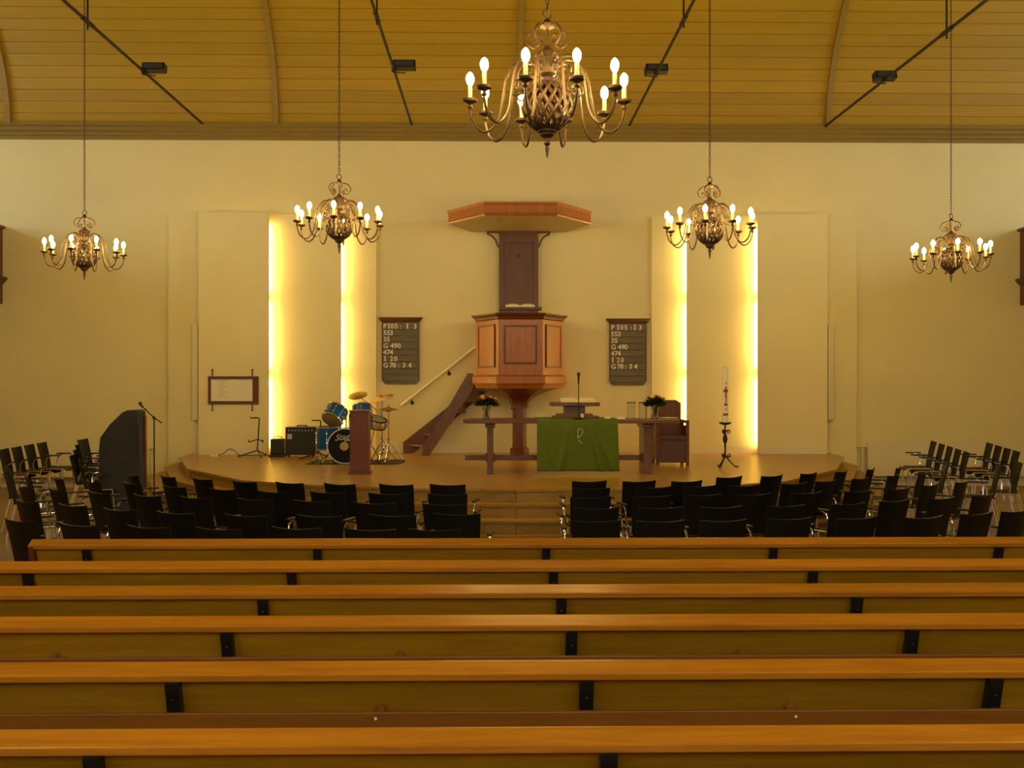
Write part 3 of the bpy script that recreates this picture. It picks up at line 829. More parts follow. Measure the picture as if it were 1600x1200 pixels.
# handrail on the wall
hr0 = Vector(P(627, 634, 18.31)); hr1 = Vector(P(745, 541, 18.31))
hr = tag(empty('wall_handrail', hr0), 'cream handrail sloping up the wall above the pulpit stairs', 'handrail')
MB().tube([(0, 0, 0), hr1 - hr0], 0.028, 10).build('rail', 'white_paint', hr, smooth=True)
for t in (0.13, 0.62):
    p = (hr1 - hr0) * t
    MB().tube([p + Vector((0, 0, -0.015)), p + Vector((0.01, 0.0, -0.07)), p + Vector((0.015, 0.09, -0.09))], 0.012, 6).build('rail_bracket', 'iron', hr)
    MB().lathe([(0.035, 0), (0.03, 0.012)], 10, tuple(p + Vector((0.015, 0.08, -0.09))), Matrix.Rotation(-PI / 2, 3, 'X')).build('rosette', 'iron', hr)

# ------------------------------------------------------------------ lettering helper
def text_mesh(txt, size, bold=0.0, shear=0.0, depth=0.002):
    cu = bpy.data.curves.new('lettering', 'FONT')
    cu.body = txt; cu.size = size; cu.offset = bold; cu.shear = shear; cu.extrude = depth
    cu.resolution_u = 3
    o = bpy.data.objects.new('tmp', cu); col.objects.link(o)
    dg = bpy.context.evaluated_depsgraph_get(); dg.update()
    me = bpy.data.meshes.new_from_object(o.evaluated_get(dg))
    bpy.data.objects.remove(o); bpy.data.curves.remove(cu)
    me.materials.clear()
    return me
def glyph_I(h):
    me = MB().bx(0.18 * h, 0.36 * h, 0.0, h * 0.72, -0.002, 0.002).bx(0.06 * h, 0.48 * h, 0, 0.09 * h, -0.002, 0.002).bx(0.06 * h, 0.48 * h, 0.63 * h, 0.72 * h, -0.002, 0.002).mesh('lettering')
    return me
LCACHE = {}
def letter(c, h):
    if c not in LCACHE:
        LCACHE[c] = glyph_I(h) if c in 'I' else text_mesh(c, h, h * 0.022)
    return LCACHE[c]
# ------------------------------------------------------------------ hymn boards
def hymn_board(pxc, py0, py1, rows, label):
    Y = WY - 0.03
    zt_, zb_ = Z(py0, Y, pxc), Z(py1, Y, pxc)
    x = X(pxc, Y); H = zt_ - zb_
    e = tag(empty('hymn_board', (x, WY - 0.022, zb_)), label, 'board', 'hymn number boards')
    hw = 0.345
    MB().prism([(-hw, 0.07), (-hw + 0.06, 0.0), (hw - 0.06, 0.0), (hw, 0.07), (hw, H - 0.08), (-hw, H - 0.08)], 'y', -0.025, 0).build('board', 'board_slate', e)
    MB().loft([[(-hw, -0.03, H - 0.09), (hw, -0.03, H - 0.09), (hw, 0, H - 0.09), (-hw, 0, H - 0.09)],
               [(-hw - 0.055, -0.085, H - 0.02), (hw + 0.055, -0.085, H - 0.02), (hw + 0.055, 0, H - 0.02), (-hw - 0.055, 0, H - 0.02)],
               [(-hw - 0.06, -0.09, H), (hw + 0.06, -0.09, H), (hw + 0.06, 0, H), (-hw - 0.06, 0, H)]]).build('cornice', 'board_dark', e)
    for s in (-1, 1): MB().bx(s * hw, s * (hw - 0.022), -0.04, -0.025, 0.07, H - 0.09).build('side_strip', 'board_dark', e)
    n = 9; rh = (H - 0.09 - 0.06) / n
    for k in range(n):
        z1 = H - 0.10 - k * rh
        MB().prism([(-0.026, z1 - rh + 0.008), (-0.040, z1 - rh + 0.008), (-0.030, z1 - 0.004), (-0.026, z1 - 0.004)], 'x', -hw + 0.022, hw - 0.022).build('slat', 'board_slate', e)
        MB().bx(-hw + 0.022, hw - 0.022, -0.046, -0.025, z1 - rh, z1 - rh + 0.012).build('ledge', 'board_dark', e)
        if k < len(rows):
            for (u, c) in rows[k]:
                me = letter(c, 0.125)
                o = link('lettering', me, 'lettering', e)
                o.rotation_euler = (PI / 2, 0, 0)
                o.location = (-hw + 0.028 + u * 0.64, -0.046, z1 - rh + 0.014)
def row(txt, us): return list(zip(us, txt))
rowsL = [row('PI05:I3', (0.0, 0.112, 0.215, 0.325, 0.48, 0.64, 0.87)), row('553', (0.0, 0.10, 0.19)), row('35', (0.0, 0.10)), row('G490', (0.0, 0.21, 0.31, 0.41)),
         row('474', (0.0, 0.10, 0.19)), row('I20', (0.0, 0.19, 0.31)), row('G78:34', (0.0, 0.18, 0.27, 0.43, 0.55, 0.72))]
rowsR = [row('PI05:I3', (0.0, 0.15, 0.265, 0.385, 0.56, 0.64, 0.80)), row('553', (0.0, 0.10, 0.19)), row('35', (0.0, 0.10)), row('G490', (0.0, 0.20, 0.30, 0.385)),
         row('474', (0.0, 0.10, 0.19)), row('I20', (0.0, 0.16, 0.28)), row('G78:34', (0.0, 0.175, 0.265, 0.40, 0.52, 0.67))]
hymn_board(626, 496, 600, rowsL, 'dark hymn number board on the wall left of the pulpit')
hymn_board(981, 498, 602, rowsR, 'dark hymn number board on the wall right of the pulpit')

# notice board
Y = 17.99
nbx = X(365, Y)
zb_, zt_ = Z(631, Y, 365), Z(588, Y, 365)
e = tag(empty('notice_board', (nbx, Y, zb_)), 'white sheet in a brown wooden frame on the left wall panel', 'notice board')
hw = X(404, Y) - nbx; H = zt_ - zb_
MB().bx(-hw, hw, -0.02, 0.005, 0, H).build('back_board', 'board_dark', e)
MB().bx(-hw, -hw + 0.05, -0.035, -0.02, 0, H).build('frame', 'pulpit_dark', e, bevel=0.003)
MB().bx(hw - 0.10, hw, -0.035, -0.02, 0, H).build('frame', 'pulpit_dark', e, bevel=0.003)
MB().bx(-hw, hw, -0.045, -0.02, H - 0.05, H).build('frame', 'board_dark', e, bevel=0.003)
MB().bx(-hw, hw, -0.045, -0.02, 0, 0.05).build('frame', 'board_dark', e, bevel=0.003)
sh = MB().bx(-hw + 0.045, hw - 0.095, -0.027, -0.02, 0.05, H - 0.05).build('sheet', 'paper', e)
m = MB()
random.seed(3)
for k in range(9):
    z = H - 0.085 - k * 0.035
    u0 = -hw + 0.16 + random.uniform(0, 0.04)
    m.bx(u0, u0 + random.uniform(0.08, 0.2), -0.0285, -0.027, z, z + 0.006)
m.bx(-hw + 0.09, -hw + 0.4, -0.0285, -0.027, H - 0.07, H - 0.062); m.bx(hw - 0.36, hw - 0.16, -0.0285, -0.027, H - 0.07, H - 0.062)
m.build('printed_lines', 'faint_print', sh)
for s in (-1, 1):
    u = s * (hw - 0.075) - (0.03 if s > 0 else -0.0)
    for z0, z1 in ((H - 0.02, H + 0.11), (-0.11, 0.02)):
        rr = MB().tube([(u, -0.03, z0), (u, -0.03, z1)], 0.010, 6).build('rod', 'board_dark', e)
        MB().ball((u, -0.03, H + 0.115 if z1 > H else -0.115), 0.018, None, 8, 5).build('rod_knob', 'board_dark', rr, smooth=True)

# ------------------------------------------------------------------ communion table
TY = 14.25
e = tag(empty('communion_table', (X(891, TY), TY, SZ)), 'long dark wooden communion table under the green cloth', 'table')
tw = (X(1057, TY) - X(725, TY)) / 2
TH = Z(655.5, TY - 0.35) - SZ
MB().prism([(-tw + 0.06, -0.38), (-tw, -0.28), (-tw, 0.28), (-tw + 0.06, 0.38), (tw - 0.06, 0.38), (tw, 0.28), (tw, -0.28), (tw - 0.06, -0.38)], 'z', TH - 0.055, TH).build('table_top', 'table_wood', e, bevel=0.006)
lx = [X(766, TY - 0.2) - e.location.x, X(1012, TY - 0.2) - e.location.x]
for k, x in enumerate(lx):
    lw = 0.045 if k == 0 else 0.06
    lg = MB().bx(x - lw, x + lw, -0.24, 0.24, 0.0, TH - 0.055).build('leg', 'table_wood', e, bevel=0.006)
    MB().bx(x - lw - 0.025, x + lw + 0.025, -0.27, 0.27, TH - 0.12, TH - 0.055).build('leg_cap', 'table_wood', lg, bevel=0.006)
    MB().bx(x - lw - 0.02, x + lw + 0.02, -0.05, 0.05, 0.16, 0.28).build('wedge', 'table_wood', lg)
MB().bx(lx[0] - 0.36, lx[1] + 0.10, -0.035, 0.035, 0.18, 0.255).build('stretcher', 'table_wood', e, bevel=0.005)
tloc = e.location.copy()
# green cloth with soft folds, hanging down in front
c0, c1 = X(839, TY - 0.4) - tloc.x, X(965, TY - 0.4) - tloc.x
cl = tag(empty('green_cloth', (tloc.x, TY, SZ)), 'green cloth hanging over the front of the communion table', 'cloth')
m = MB()
ZB = Z(737, TY - 0.43) - SZ
def cloth(u, v):
    x = c0 + (c1 - c0) * u
    # v 0..0.35 on the table top, then over the edge and down
    if v < 0.35:
        y = 0.39 - (v / 0.35) * 0.775; z = TH + 0.006; k = 0
    else:
        k = (v - 0.35) / 0.65
        y = -0.392 - 0.012 * min(1, k * 8); z = TH + 0.004 - k * (TH - ZB)
    f = 0.0
    for (uc, slope, amp, wd) in ((0.42, -0.16, 0.030, 0.035), (0.64, 0.14, 0.036, 0.030), (0.67, 0.26, 0.022, 0.03), (0.12, 0.0, 0.008, 0.10), (0.9, 0.0, 0.010, 0.08)):
        d = u - (uc + slope * k)
        f += 2.0 * amp * k * math.exp(-(d / wd) ** 2)
    xo = 0.010 * math.sin(u * 9) * k + (0.02 * k * (1 if u > 0.5 else 1) * (u))
    return Vector((x + xo, y - f - 0.012 * k, z))
m.grid(cloth, 60, 36)
g = m.build('cloth', 'green_cloth', cl, smooth=True)
sol = g.modifiers.new('thickness', 'SOLIDIFY'); sol.thickness = 0.004; sol.offset = 1
def ep(px, py): p = P(px, py, TY - 0.46); return (p[0] - tloc.x, -0.462, p[2] - SZ)
for pts in ([(903, 671), (903, 678), (902.5, 684)], [(903, 671), (907, 670), (911, 673), (909, 679), (904, 684)], [(901.5, 683.5), (905, 683.5)], [(903, 687), (906, 690), (909.5, 693.5)]):
    MB().tube([ep(*p) for p in pts], 0.007, 6).build('emblem_stitch', 'logo_grey', cl)
# lectern on the table
ttop = SZ + TH
e = tag(empty('table_lectern', (X(897, TY), TY, ttop + 0.012)), 'small dark wooden table lectern on the communion table', 'lectern')
def bxp(a, b, pya, pyb, y0, y1):
    YY = TY - 0.1
    return MB().bx(X(a, YY) - e.location.x, X(b, YY) - e.location.x, y0, y1, Z(pya, YY) - e.location.z, Z(pyb, YY) - e.location.z)
zb0 = 0.0
MB().bx(X(863, TY) - e.location.x, X(934, TY) - e.location.x, -0.2, 0.2, 0, 0.03).build('base', 'table_wood', e, bevel=0.004)
MB().bx(X(869, TY) - e.location.x, X(925, TY) - e.location.x, -0.16, 0.16, 0.03, 0.06).build('base_step', 'table_wood', e, bevel=0.004)
MB().bx(X(881, TY) - e.location.x, X(913, TY) - e.location.x, -0.12, 0.12, 0.06, Z(634, TY - 0.1) - e.location.z).build('pedestal', 'table_wood', e)
bxp(860, 936.5, 634.5, 628.5, -0.2, 0.2).build('desk', 'table_wood', e, bevel=0.005)
open_book((X(903, TY), TY, Z(627.2, TY)), 0.50, 0.34, 0.10, 0, 'open bible with bright pages on the table lectern', 0.035)
# microphone on the table
Ym = TY - 0.33
e = tag(empty('table_microphone', (X(904, Ym), Ym, ttop + 0.012)), 'slim black microphone standing in front of the table lectern', 'microphone')
zm = Z(583, Ym) - e.location.z
MB().lathe([(0.07, 0), (0.07, 0.012), (0.02, 0.02)], 16).build('base', 'black_metal', e, smooth=True)
MB().tube([(0, 0, 0.01), (0, 0, zm - 0.14)], 0.007, 6).build('stem', 'black_metal', e)
MB().lathe([(0.009, zm - 0.16), (0.016, zm - 0.06), (0.015, zm - 0.04)], 10).build('handle', 'black_metal', e, smooth=True)
MB().ball((0, 0, zm - 0.015), 0.025, 0.028, 10, 6).build('windscreen', 'grille', e, smooth=True)
# beaker, papers, glass cylinders, plate
def small(name, m, mat, loc, label, cat, group=None, smooth=True):
    o = m.build(name, mat, None, loc, smooth); return tag(o, label, cat, group)
small('beaker', MB().lathe([(0.018, 0), (0.02, 0.06), (0.017, 0.065), (0.015, 0.01)], 12), 'white_paint', (X(910, TY - 0.3), TY - 0.26, ttop + 0.012), 'tiny white beaker beside the microphone foot', 'cup')
for (px, wpx, lab) in ((947, 12, 'low white folded paper on the table by the green cloth'), (967, 14, 'white paper stack on the table left of the glass cylinders')):
    pw = wpx / F * TY
    m = MB().prism([(-pw / 2, 0), (pw / 2, 0), (pw / 2 - 0.01, 0.03), (0, 0.036), (-pw / 2 + 0.02, 0.03)], 'y', -0.09, 0.09)
    small('paper_stack', m, 'paper', (X(px, TY), TY - 0.12, ttop), lab, 'paper', None, False)
for (px, lab) in ((985.5, 'left of two clear glass cylinders on the table'), (1004, 'right glass cylinder on the table beside the bouquet')):
    r = 0.062; hh = Z(628.5, TY - 0.1) - ttop
    e = tag(empty('glass_cylinder', (X(px, TY), TY - 0.05, ttop)), lab, 'glass', 'glass cylinders on the table')
    MB().lathe([(r, 0), (r, hh), (r - 0.005, hh), (r - 0.005, 0.01), (0.001, 0.01)], 24).build('cylinder', 'glass', e, smooth=True)
    MB().ringlathe([(r - 0.007, hh - 0.012), (r + 0.003, hh - 0.012), (r + 0.003, hh), (r - 0.007, hh)], 24).build('rim', 'glass', e, smooth=True)
small('plate', MB().lathe([(0.06, 0), (0.13, 0.008), (0.135, 0.016), (0.06, 0.008), (0.001, 0.007)], 20), 'paper', (X(1045, TY), TY, ttop), 'pale flat plate at the right end of the table', 'plate')
# bouquets
def bouquet(px, Y, zf, ztop, rr, label, seed, cols):
    random.seed(seed)
    e = tag(empty('flower_bouquet', (X(px, Y), Y, zf)), label, 'flowers', 'bouquets on the communion table')
    vh = 0.17
    MB().lathe([(0.050, 0), (0.055, 0.005), (0.052, 0.03), (0.042, 0.06), (0.054, 0.12), (0.068, vh), (0.064, vh), (0.050, 0.12), (0.038, 0.06), (0.046, 0.015), (0.001, 0.012)], 18).build('vase', 'glass', e, smooth=True)
    m = MB()
    for k in range(7):
        a = random.uniform(0, 2 * PI); m.tube([(0.012 * math.cos(a), 0.012 * math.sin(a), 0.02), (0.02 * math.cos(a), 0.02 * math.sin(a), 0.12), (0.09 * math.cos(a + .3), 0.09 * math.sin(a + .3), vh + 0.08)], 0.005, 5)
    m.build('stems', 'leaf_green', e)
    m = MB()
    hh = ztop - zf
    for k in range(280):
        a = random.uniform(0, 2 * PI); q = random.random() ** 0.5; el = random.uniform(-0.15, 1.0)
        c = Vector((rr * q * math.cos(a) * 0.95, rr * q * math.sin(a) * 0.95, vh + 0.0 + (hh - vh - 0.02) * (1 - q * q * 0.75) * random.uniform(0.35, 1.0)))
        d = Vector((math.cos(a), math.sin(a), el)).normalized()
        s = d.cross(Vector((0, 0, 1))).normalized(); L = random.uniform(0.06, 0.105); wd = L * 0.32
        n = d.cross(s)
        m.add([c - d * L * 0.5, c + s * wd + n * 0.006, c + d * L * 0.55, c - s * wd + n * 0.006], [(0, 1, 2), (0, 2, 3)])
    lv = m.build('foliage', 'leaf_green', e); lv['kind'] = 'stuff'
    for k in range(9):
        a = 2 * PI * k / 9 + random.uniform(-.2, .2); q = (0.35 if k % 3 else 0.75) * rr
        c = Vector((q * math.cos(a), q * math.sin(a), hh - 0.03 - 0.02 * (k % 3 == 0) + random.uniform(-.012, .012)))
        fm = MB().ball(tuple(c), 0.030, 0.022, 8, 5)
        for j in range(7):
            b = 2 * PI * j / 7
            fm.add([c + Vector((0, 0, 0.004)), c + Vector((0.04 * math.cos(b - .3), 0.04 * math.sin(b - .3), 0.006)), c + Vector((0.055 * math.cos(b), 0.055 * math.sin(b), -0.004)), c + Vector((0.04 * math.cos(b + .3), 0.04 * math.sin(b + .3), 0.006))], [(0, 1, 2, 3)])
        fm.build('blossom', cols[k % len(cols)], e)
bouquet(760, TY - 0.1, ttop, Z(617, TY - 0.1), 0.17, 'flower bouquet in a glass vase at the left end of the table', 5, ['flower_orange', 'flower_red', 'flower_yellow'])
bouquet(1023, TY - 0.05, ttop, Z(616, TY - 0.1), 0.16, 'flower bouquet in a glass vase at the right end of the table', 9, ['flower_orange', 'flower_yellow', 'flower_yellow', 'flower_red'])

# wooden church chair behind the right end of the table
CY = 15.75
x0, x1 = X(1021, CY), X(1072, CY)
e = tag(empty('high_back_chair', ((x0 + x1) / 2, CY, SZ)), 'dark wooden high-backed armchair behind the right table end', 'chair')
hw = (x1 - x0) / 2; zt_ = Z(625, CY + 0.25) - SZ
bt = MB().prism([(-hw + 0.01, 0.1), (hw - 0.04, 0.1), (hw - 0.04, zt_ - 0.05), (hw - 0.12, zt_), (-hw + 0.10, zt_), (-hw + 0.01, zt_ - 0.05)], 'y', 0.22, 0.27).build('backrest', 'pulpit_dark', e, bevel=0.006)
MB().bx(-hw + 0.02, hw - 0.02, -0.25, 0.22, 0.40, 0.46).build('seat', 'board_dark', e, bevel=0.005)
MB().bx(-hw + 0.05, hw - 0.05, -0.22, -0.19, 0.06, 0.40).build('front_panel', 'board_dark', e)
za = Z(657, CY - 0.25) - SZ
for s in (-1, 1):
    MB().bx(s * hw, s * (hw - 0.055), -0.27, 0.25, za - 0.045, za).build('armrest', 'pulpit_dark', e, bevel=0.006)
    for y in (-0.26, 0.20): MB().bx(s * hw, s * (hw - 0.05), y, y + 0.05, 0, za - 0.04).build('leg', 'pulpit_dark', e, bevel=0.004)
    MB().bx(s * (hw - 0.015), s * (hw - 0.03), -0.22, 0.20, 0.08, za - 0.04 if s < 0 else 0.62).build('side_panel', 'board_dark', e)
MB().bx(-hw, hw, -0.25, -0.22, 0.04, 0.07).build('foot_rail', 'pulpit_dark', e)

# paschal candle on an iron stand
KY = 15.15
e = tag(empty('candle_stand', (X(1133, KY), KY, SZ)), 'black wrought-iron candle stand on the right of the stage', 'candle stand')
def kz(py): return Z(py, KY) - SZ
for k in range(3):
    a = 2 * PI * k / 3 + PI / 2 + 0.35
    path = bez([(0.0, kz(713)), (0.03, kz(716)), (0.09, kz(723)), (0.15, kz(729)) , (0.20, 0.015)], 5)
    lg = MB().tube([(r * math.cos(a), r * math.sin(a), max(0.012, z)) for r, z in path], 0.011, 6).build('leg', 'iron', e, smooth=True)
    for zz, r_ in ((kz(712), 0.030),):
        pts = spiral(0.055, zz, 0.034, 0.010, PI, 1.4)
        MB().tube([(x * math.cos(a), x * math.sin(a), z) for x, z in pts], 0.008, 5).build('lower_scroll', 'iron', e, smooth=True)
    pts = spiral(0.05, kz(675), 0.034, 0.010, PI, -1.4)
    MB().tube([(x * math.cos(a), x * math.sin(a), z) for x, z in pts], 0.008, 5).build('upper_scroll', 'iron', e, smooth=True)
MB().lathe([(0.014, kz(716)), (0.012, kz(699)), (0.02, kz(697)), (0.012, kz(695)), (0.03, kz(690)), (0.038, kz(686)), (0.024, kz(680)), (0.012, kz(676)), (0.012, kz(664))], 12).build('stem', 'iron', e, smooth=True)
MB().lathe([(0.015, kz(664.5)), (0.07, kz(663)), (0.10, kz(660.5)), (0.098, kz(660)), (0.01, kz(661.5))], 18).build('drip_pan', 'iron', e, smooth=True)
can = tag(empty('church_candle', (X(1133, KY), KY, SZ + kz(660.5))), 'tall white church candle with red cross on the iron stand', 'candle')
zc0 = SZ + kz(660.5)
hC = Z(573, KY) - zc0
MB().lathe([(0.048, 0), (0.048, hC - 0.01), (0.03, hC)], 20).build('wax_body', 'wax', can, smooth=True)
MB().tube([(0, 0, hC - 0.005), (0, 0, hC + 0.02)], 0.003, 5).build('wick', 'iron', can)
def cq(py): return Z(py, KY) - zc0
def arcbox(w0, z0, z1, mat, name, r=0.0495):
    m = MB(); n = 6
    rings = []
    for k in range(n + 1):
        a = -PI / 2 - w0 / r / 2 + w0 / r * k / n
        rings.append([((r - .003) * math.cos(a), (r - .003) * math.sin(a), z0), (r * math.cos(a), r * math.sin(a), z0), (r * math.cos(a), r * math.sin(a), z1), ((r - .003) * math.cos(a), (r - .003) * math.sin(a), z1)])
    m.loft(rings).build(name, mat, can)
arcbox(0.024, cq(622), cq(604), 'red_paint', 'cross_upright')
arcbox(0.075, cq(613), cq(608.5), 'red_paint', 'cross_bar')
arcbox(0.012, cq(632), cq(622), 'iron', 'year_mark')
arcbox(0.05, cq(634), cq(631), 'red_paint', 'omega_mark')
arcbox(0.085, cq(649.5), cq(646), 'red_paint', 'red_band')
for py in (600, 641): arcbox(0.012, cq(py), cq(py - 2.5), 'iron', 'letter_mark')

# ------------------------------------------------------------------ red-brown pedestal
PY = 14.15
e = tag(empty('wooden_pedestal', (X(563, PY), PY, SZ)), 'slim red-brown wooden pedestal in front of the drum kit', 'pedestal')
hp = Z(641, PY - 0.12) - SZ
MB().bx(-0.135, 0.135, -0.11, 0.11, 0.03, hp - 0.02).build('shaft', 'red_wood', e, bevel=0.008)
MB().bx(-0.155, 0.155, -0.13, 0.13, 0.0, 0.035).build('base', 'red_wood', e, bevel=0.008)
MB().bx(-0.15, 0.15, -0.125, 0.125, hp - 0.025, hp).build('top', 'red_wood', e, bevel=0.008)
MB().bx(-0.03, 0.05, -0.114, -0.108, hp - 0.085, hp - 0.055).build('slot', 'board_dark', e)
MB().bx(-0.06, 0.05, -0.114, -0.108, 0.055, 0.085).build('slot', 'board_dark', e)

# ------------------------------------------------------------------ drum kit
def drum(name, loc, r, depth, M, shell, h0, h1, label, lugs=8, hoop='chrome', spurs=False):
    "axis along local z, bottom head at 0, mounted by matrix M"
    e = tag(empty(name, loc), label, 'drum', 'drums of the kit')
    e.matrix_world = Matrix.Translation(loc) @ M.to_4x4()
    MB().ringlathe([(r, 0.012), (r, depth - 0.012), (r - 0.008, depth - 0.012), (r - 0.008, 0.012)], 32).build('shell', shell, e, smooth=True)
    MB().lathe([(r - 0.006, 0.004), (r - 0.012, 0.002), (0.001, 0.002)][::-1], 32).build('bottom_head', h0, e)
    MB().lathe([(0.001, depth - 0.003), (r - 0.006, depth - 0.003)], 32).build('top_head', h1, e)
    for z in (0.0, depth - 0.022):
        MB().ringlathe([(r - 0.004, z), (r + 0.010, z), (r + 0.010, z + 0.022), (r - 0.004, z + 0.022)], 32).build('hoop', hoop, e, smooth=True)
    for k in range(lugs):
        a = 2 * PI * (k + 0.5) / lugs
        lg = MB().lathe([(0.010, depth * 0.25), (0.016, depth * 0.28), (0.016, depth * 0.36), (0.006, depth * 0.40), (0.006, depth * 0.62), (0.016, depth * 0.66), (0.016, depth * 0.73), (0.010, depth * 0.77)], 6, ((r + 0.012) * math.cos(a), (r + 0.012) * math.sin(a), 0))
        lg.tube([((r + 0.014) * math.cos(a), (r + 0.014) * math.sin(a), 0.0), ((r + 0.014) * math.cos(a), (r + 0.014) * math.sin(a), depth)], 0.0035, 5)
        lg.build('lug', 'chrome', e, smooth=True)
    return e
BY = 15.75
bx_, bz_ = X(539, BY), SZ + 0.29
Mb = Matrix.Rotation(0.06, 3, 'Z') @ Matrix.Rotation(-PI / 2, 3, 'X')
bd = drum('bass_drum', (bx_, BY, bz_), 0.272, 0.42, Mb, 'drum_blue', 'drum_black', 'drum_head', 'blue bass drum with black front head partly behind the pedestal', 8, 'gold_logo')
ib = bd.matrix_world.inverted()
lt = link('logo_lettering', text_mesh('Stagg', 0.135, 0.001, 0.55, 0.001), 'logo_grey', bd)
lt.matrix_parent_inverse = ib
lt.location = (X(523, BY), BY - 0.022, Z(688.5, BY)); lt.rotation_euler = (PI / 2, -0.12, 0.06)
pt = MB().lathe([(0.001, 0), (0.068, 0), (0.07, 0.004), (0.068, 0.008)], 24).build('port_ring', 'drum_head', bd)
pt.matrix_parent_inverse = ib; pt.location = (X(538, BY), BY - 0.006, Z(697, BY)); pt.rotation_euler = (-PI / 2, 0, 0.06)
for s in (-1, 1):
    sp_ = MB().tube([(bx_ + s * 0.26, BY + 0.12, bz_ - 0.10), (bx_ + s * 0.36, BY - 0.06, SZ + 0.02)], 0.010, 6)
    so = sp_.build('spur', 'chrome', bd); so.matrix_parent_inverse = ib
    fo = MB().ball((bx_ + s * 0.362, BY - 0.064, SZ + 0.02), 0.018, 0.02, 8, 5).build('spur_foot', 'black_plastic', bd); fo.matrix_parent_inverse = ib
# floor tom with legs
FY = 16.0; fx_ = X(514, FY)
ft = drum('floor_tom', (fx_, FY, Z(704, FY - 0.2)), 0.195, Z(667, FY - 0.2) - Z(704, FY - 0.2), Matrix.Identity(3), 'drum_blue', 'drum_head', 'drum_head', 'blue floor tom on legs left of the bass drum', 6)
for k in range(3):
    a = 2 * PI * k / 3 + 3.6
    zz = ft.location.z - SZ
    MB().tube([(0.215 * math.cos(a), 0.215 * math.sin(a), 0.30), (0.215 * math.cos(a), 0.215 * math.sin(a), -0.06), (0.25 * math.cos(a), 0.25 * math.sin(a), -zz + 0.02)], 0.007, 6).build('leg', 'chrome', ft)
    MB().ball((0.25 * math.cos(a), 0.25 * math.sin(a), -zz + 0.022), 0.018, 0.022, 8, 5).build('rubber_foot', 'black_plastic', ft)
# rack toms
T1 = Vector(P(518, 657, 15.9))
ax = Vector((0.42, 0.62, 0.72)).normalized()
def axis_m(ax):
    q = Vector((0, 0, 1)).rotation_difference(ax); return q.to_matrix()
t1 = drum('rack_tom', T1, 0.165, 0.25, axis_m(Vector((0.35, 0.62, 0.72)).normalized()), 'drum_blue', 'drum_head', 'drum_head', 'tilted blue tom drum left of the pedestal, tan lower head showing', 6)
T2 = Vector(P(567, 654, 16.0))
t2 = drum('rack_tom', T2, 0.15, 0.22, axis_m(Vector((-0.12, 0.45, 0.88)).normalized()), 'drum_blue', 'drum_head', 'drum_head', 'blue tom drum mostly hidden behind the pedestal top', 6)
h = MB().tube([P(541, 668, 16.0), P(541, 650, 16.05), P(533, 645, 16.05)], 0.012, 8).tube([P(546, 668, 16.0), P(546, 646, 16.05), P(556, 642, 16.05)], 0.012, 8)
ho = h.build('tom_holder', 'chrome', None, smooth=True)
tag(ho, 'chrome double holder for the two tom drums', 'drum holder')
# snare behind the pedestal
sn = tag(empty('snare_drum', P(586, 666, 16.25)), 'chrome snare drum on its stand right of the pedestal', 'drum', 'drums of the kit')
sn.rotation_euler = (0.25, 0.25, 0)
MB().lathe([(0.165, 0), (0.165, 0.13)], 28).build('shell', 'chrome', sn, smooth=True)
for z in (-0.01, 0.12): MB().ringlathe([(0.16, z), (0.178, z), (0.178, z + 0.02), (0.16, z + 0.02)], 28).build('hoop', 'brass_old', sn, smooth=True)
MB().lathe([(0.001, 0.131), (0.165, 0.131)], 28).build('top_head', 'paper', sn)
for k in range(8):
    a = 2 * PI * k / 8; MB().lathe([(0.010, 0.02), (0.014, 0.05), (0.014, 0.08), (0.010, 0.11)], 6, (0.178 * math.cos(a), 0.178 * math.sin(a), 0)).build('lug', 'chrome', sn)
zz = sn.location.z - SZ
for k in range(3):
    a = 2 * PI * k / 3 + 0.5
    MB().tube([(0, 0, -0.05), (0.0, 0.0, -zz * 0.55), (0.2 * math.cos(a), 0.2 * math.sin(a), -zz + 0.03)], 0.009, 6).build('stand_leg', 'chrome', sn)
# cymbals
def cymbal_mesh(r):
    return MB().lathe([(0.008, 0.028), (0.03, 0.026), (0.042, 0.012), (r * 0.6, 0.004), (r, -0.012), (r, -0.015), (r * 0.6, 0.0005), (0.04, 0.008), (0.008, 0.02)], 32)
def stand(name, base, top_z, label, cat, cyms, legs_r=0.26, boom=None):
    e = tag(empty(name, (base[0], base[1], SZ)), label, cat, 'cymbal stands of the kit')
    MB().tube([(0, 0, 0.10), (0, 0, top_z - SZ)], 0.010, 8).build('pole', 'chrome', e, smooth=True)
    for zc in (0.35, 0.62):
        if zc < top_z - SZ: MB().lathe([(0.018, zc), (0.018, zc + 0.05)], 8).build('clamp', 'chrome', e)
    for k in range(3):
        a = 2 * PI * k / 3 + 0.4
        lg = MB().tube([(0, 0, 0.36), (legs_r * math.cos(a), legs_r * math.sin(a), 0.018)], 0.009, 6).tube([(0, 0, 0.12), (legs_r * 0.55 * math.cos(a), legs_r * 0.55 * math.sin(a), 0.17)], 0.006, 5).build('leg', 'chrome', e)
        MB().ball((legs_r * math.cos(a), legs_r * math.sin(a), 0.018), 0.02, 0.018, 8, 5).build('rubber_foot', 'black_plastic', lg)
    if boom: MB().tube([(boom[0][0] - base[0], boom[0][1] - base[1], boom[0][2] - SZ), (boom[1][0] - base[0], boom[1][1] - base[1], boom[1][2] - SZ)], 0.008, 6).build('boom_arm', 'chrome', e)
    for (c, r, M) in cyms:
        o = cymbal_mesh(r).build('cymbal', 'cymbal', e, smooth=True)
        o.matrix_local = Matrix.Translation((c[0] - base[0], c[1] - base[1], c[2] - SZ)) @ M.to_4x4()
        MB().lathe([(0.012, 0.02), (0.012, 0.05), (0.008, 0.055)], 8).build('wing_nut', 'chrome', o)
    return e
RYc = 16.3
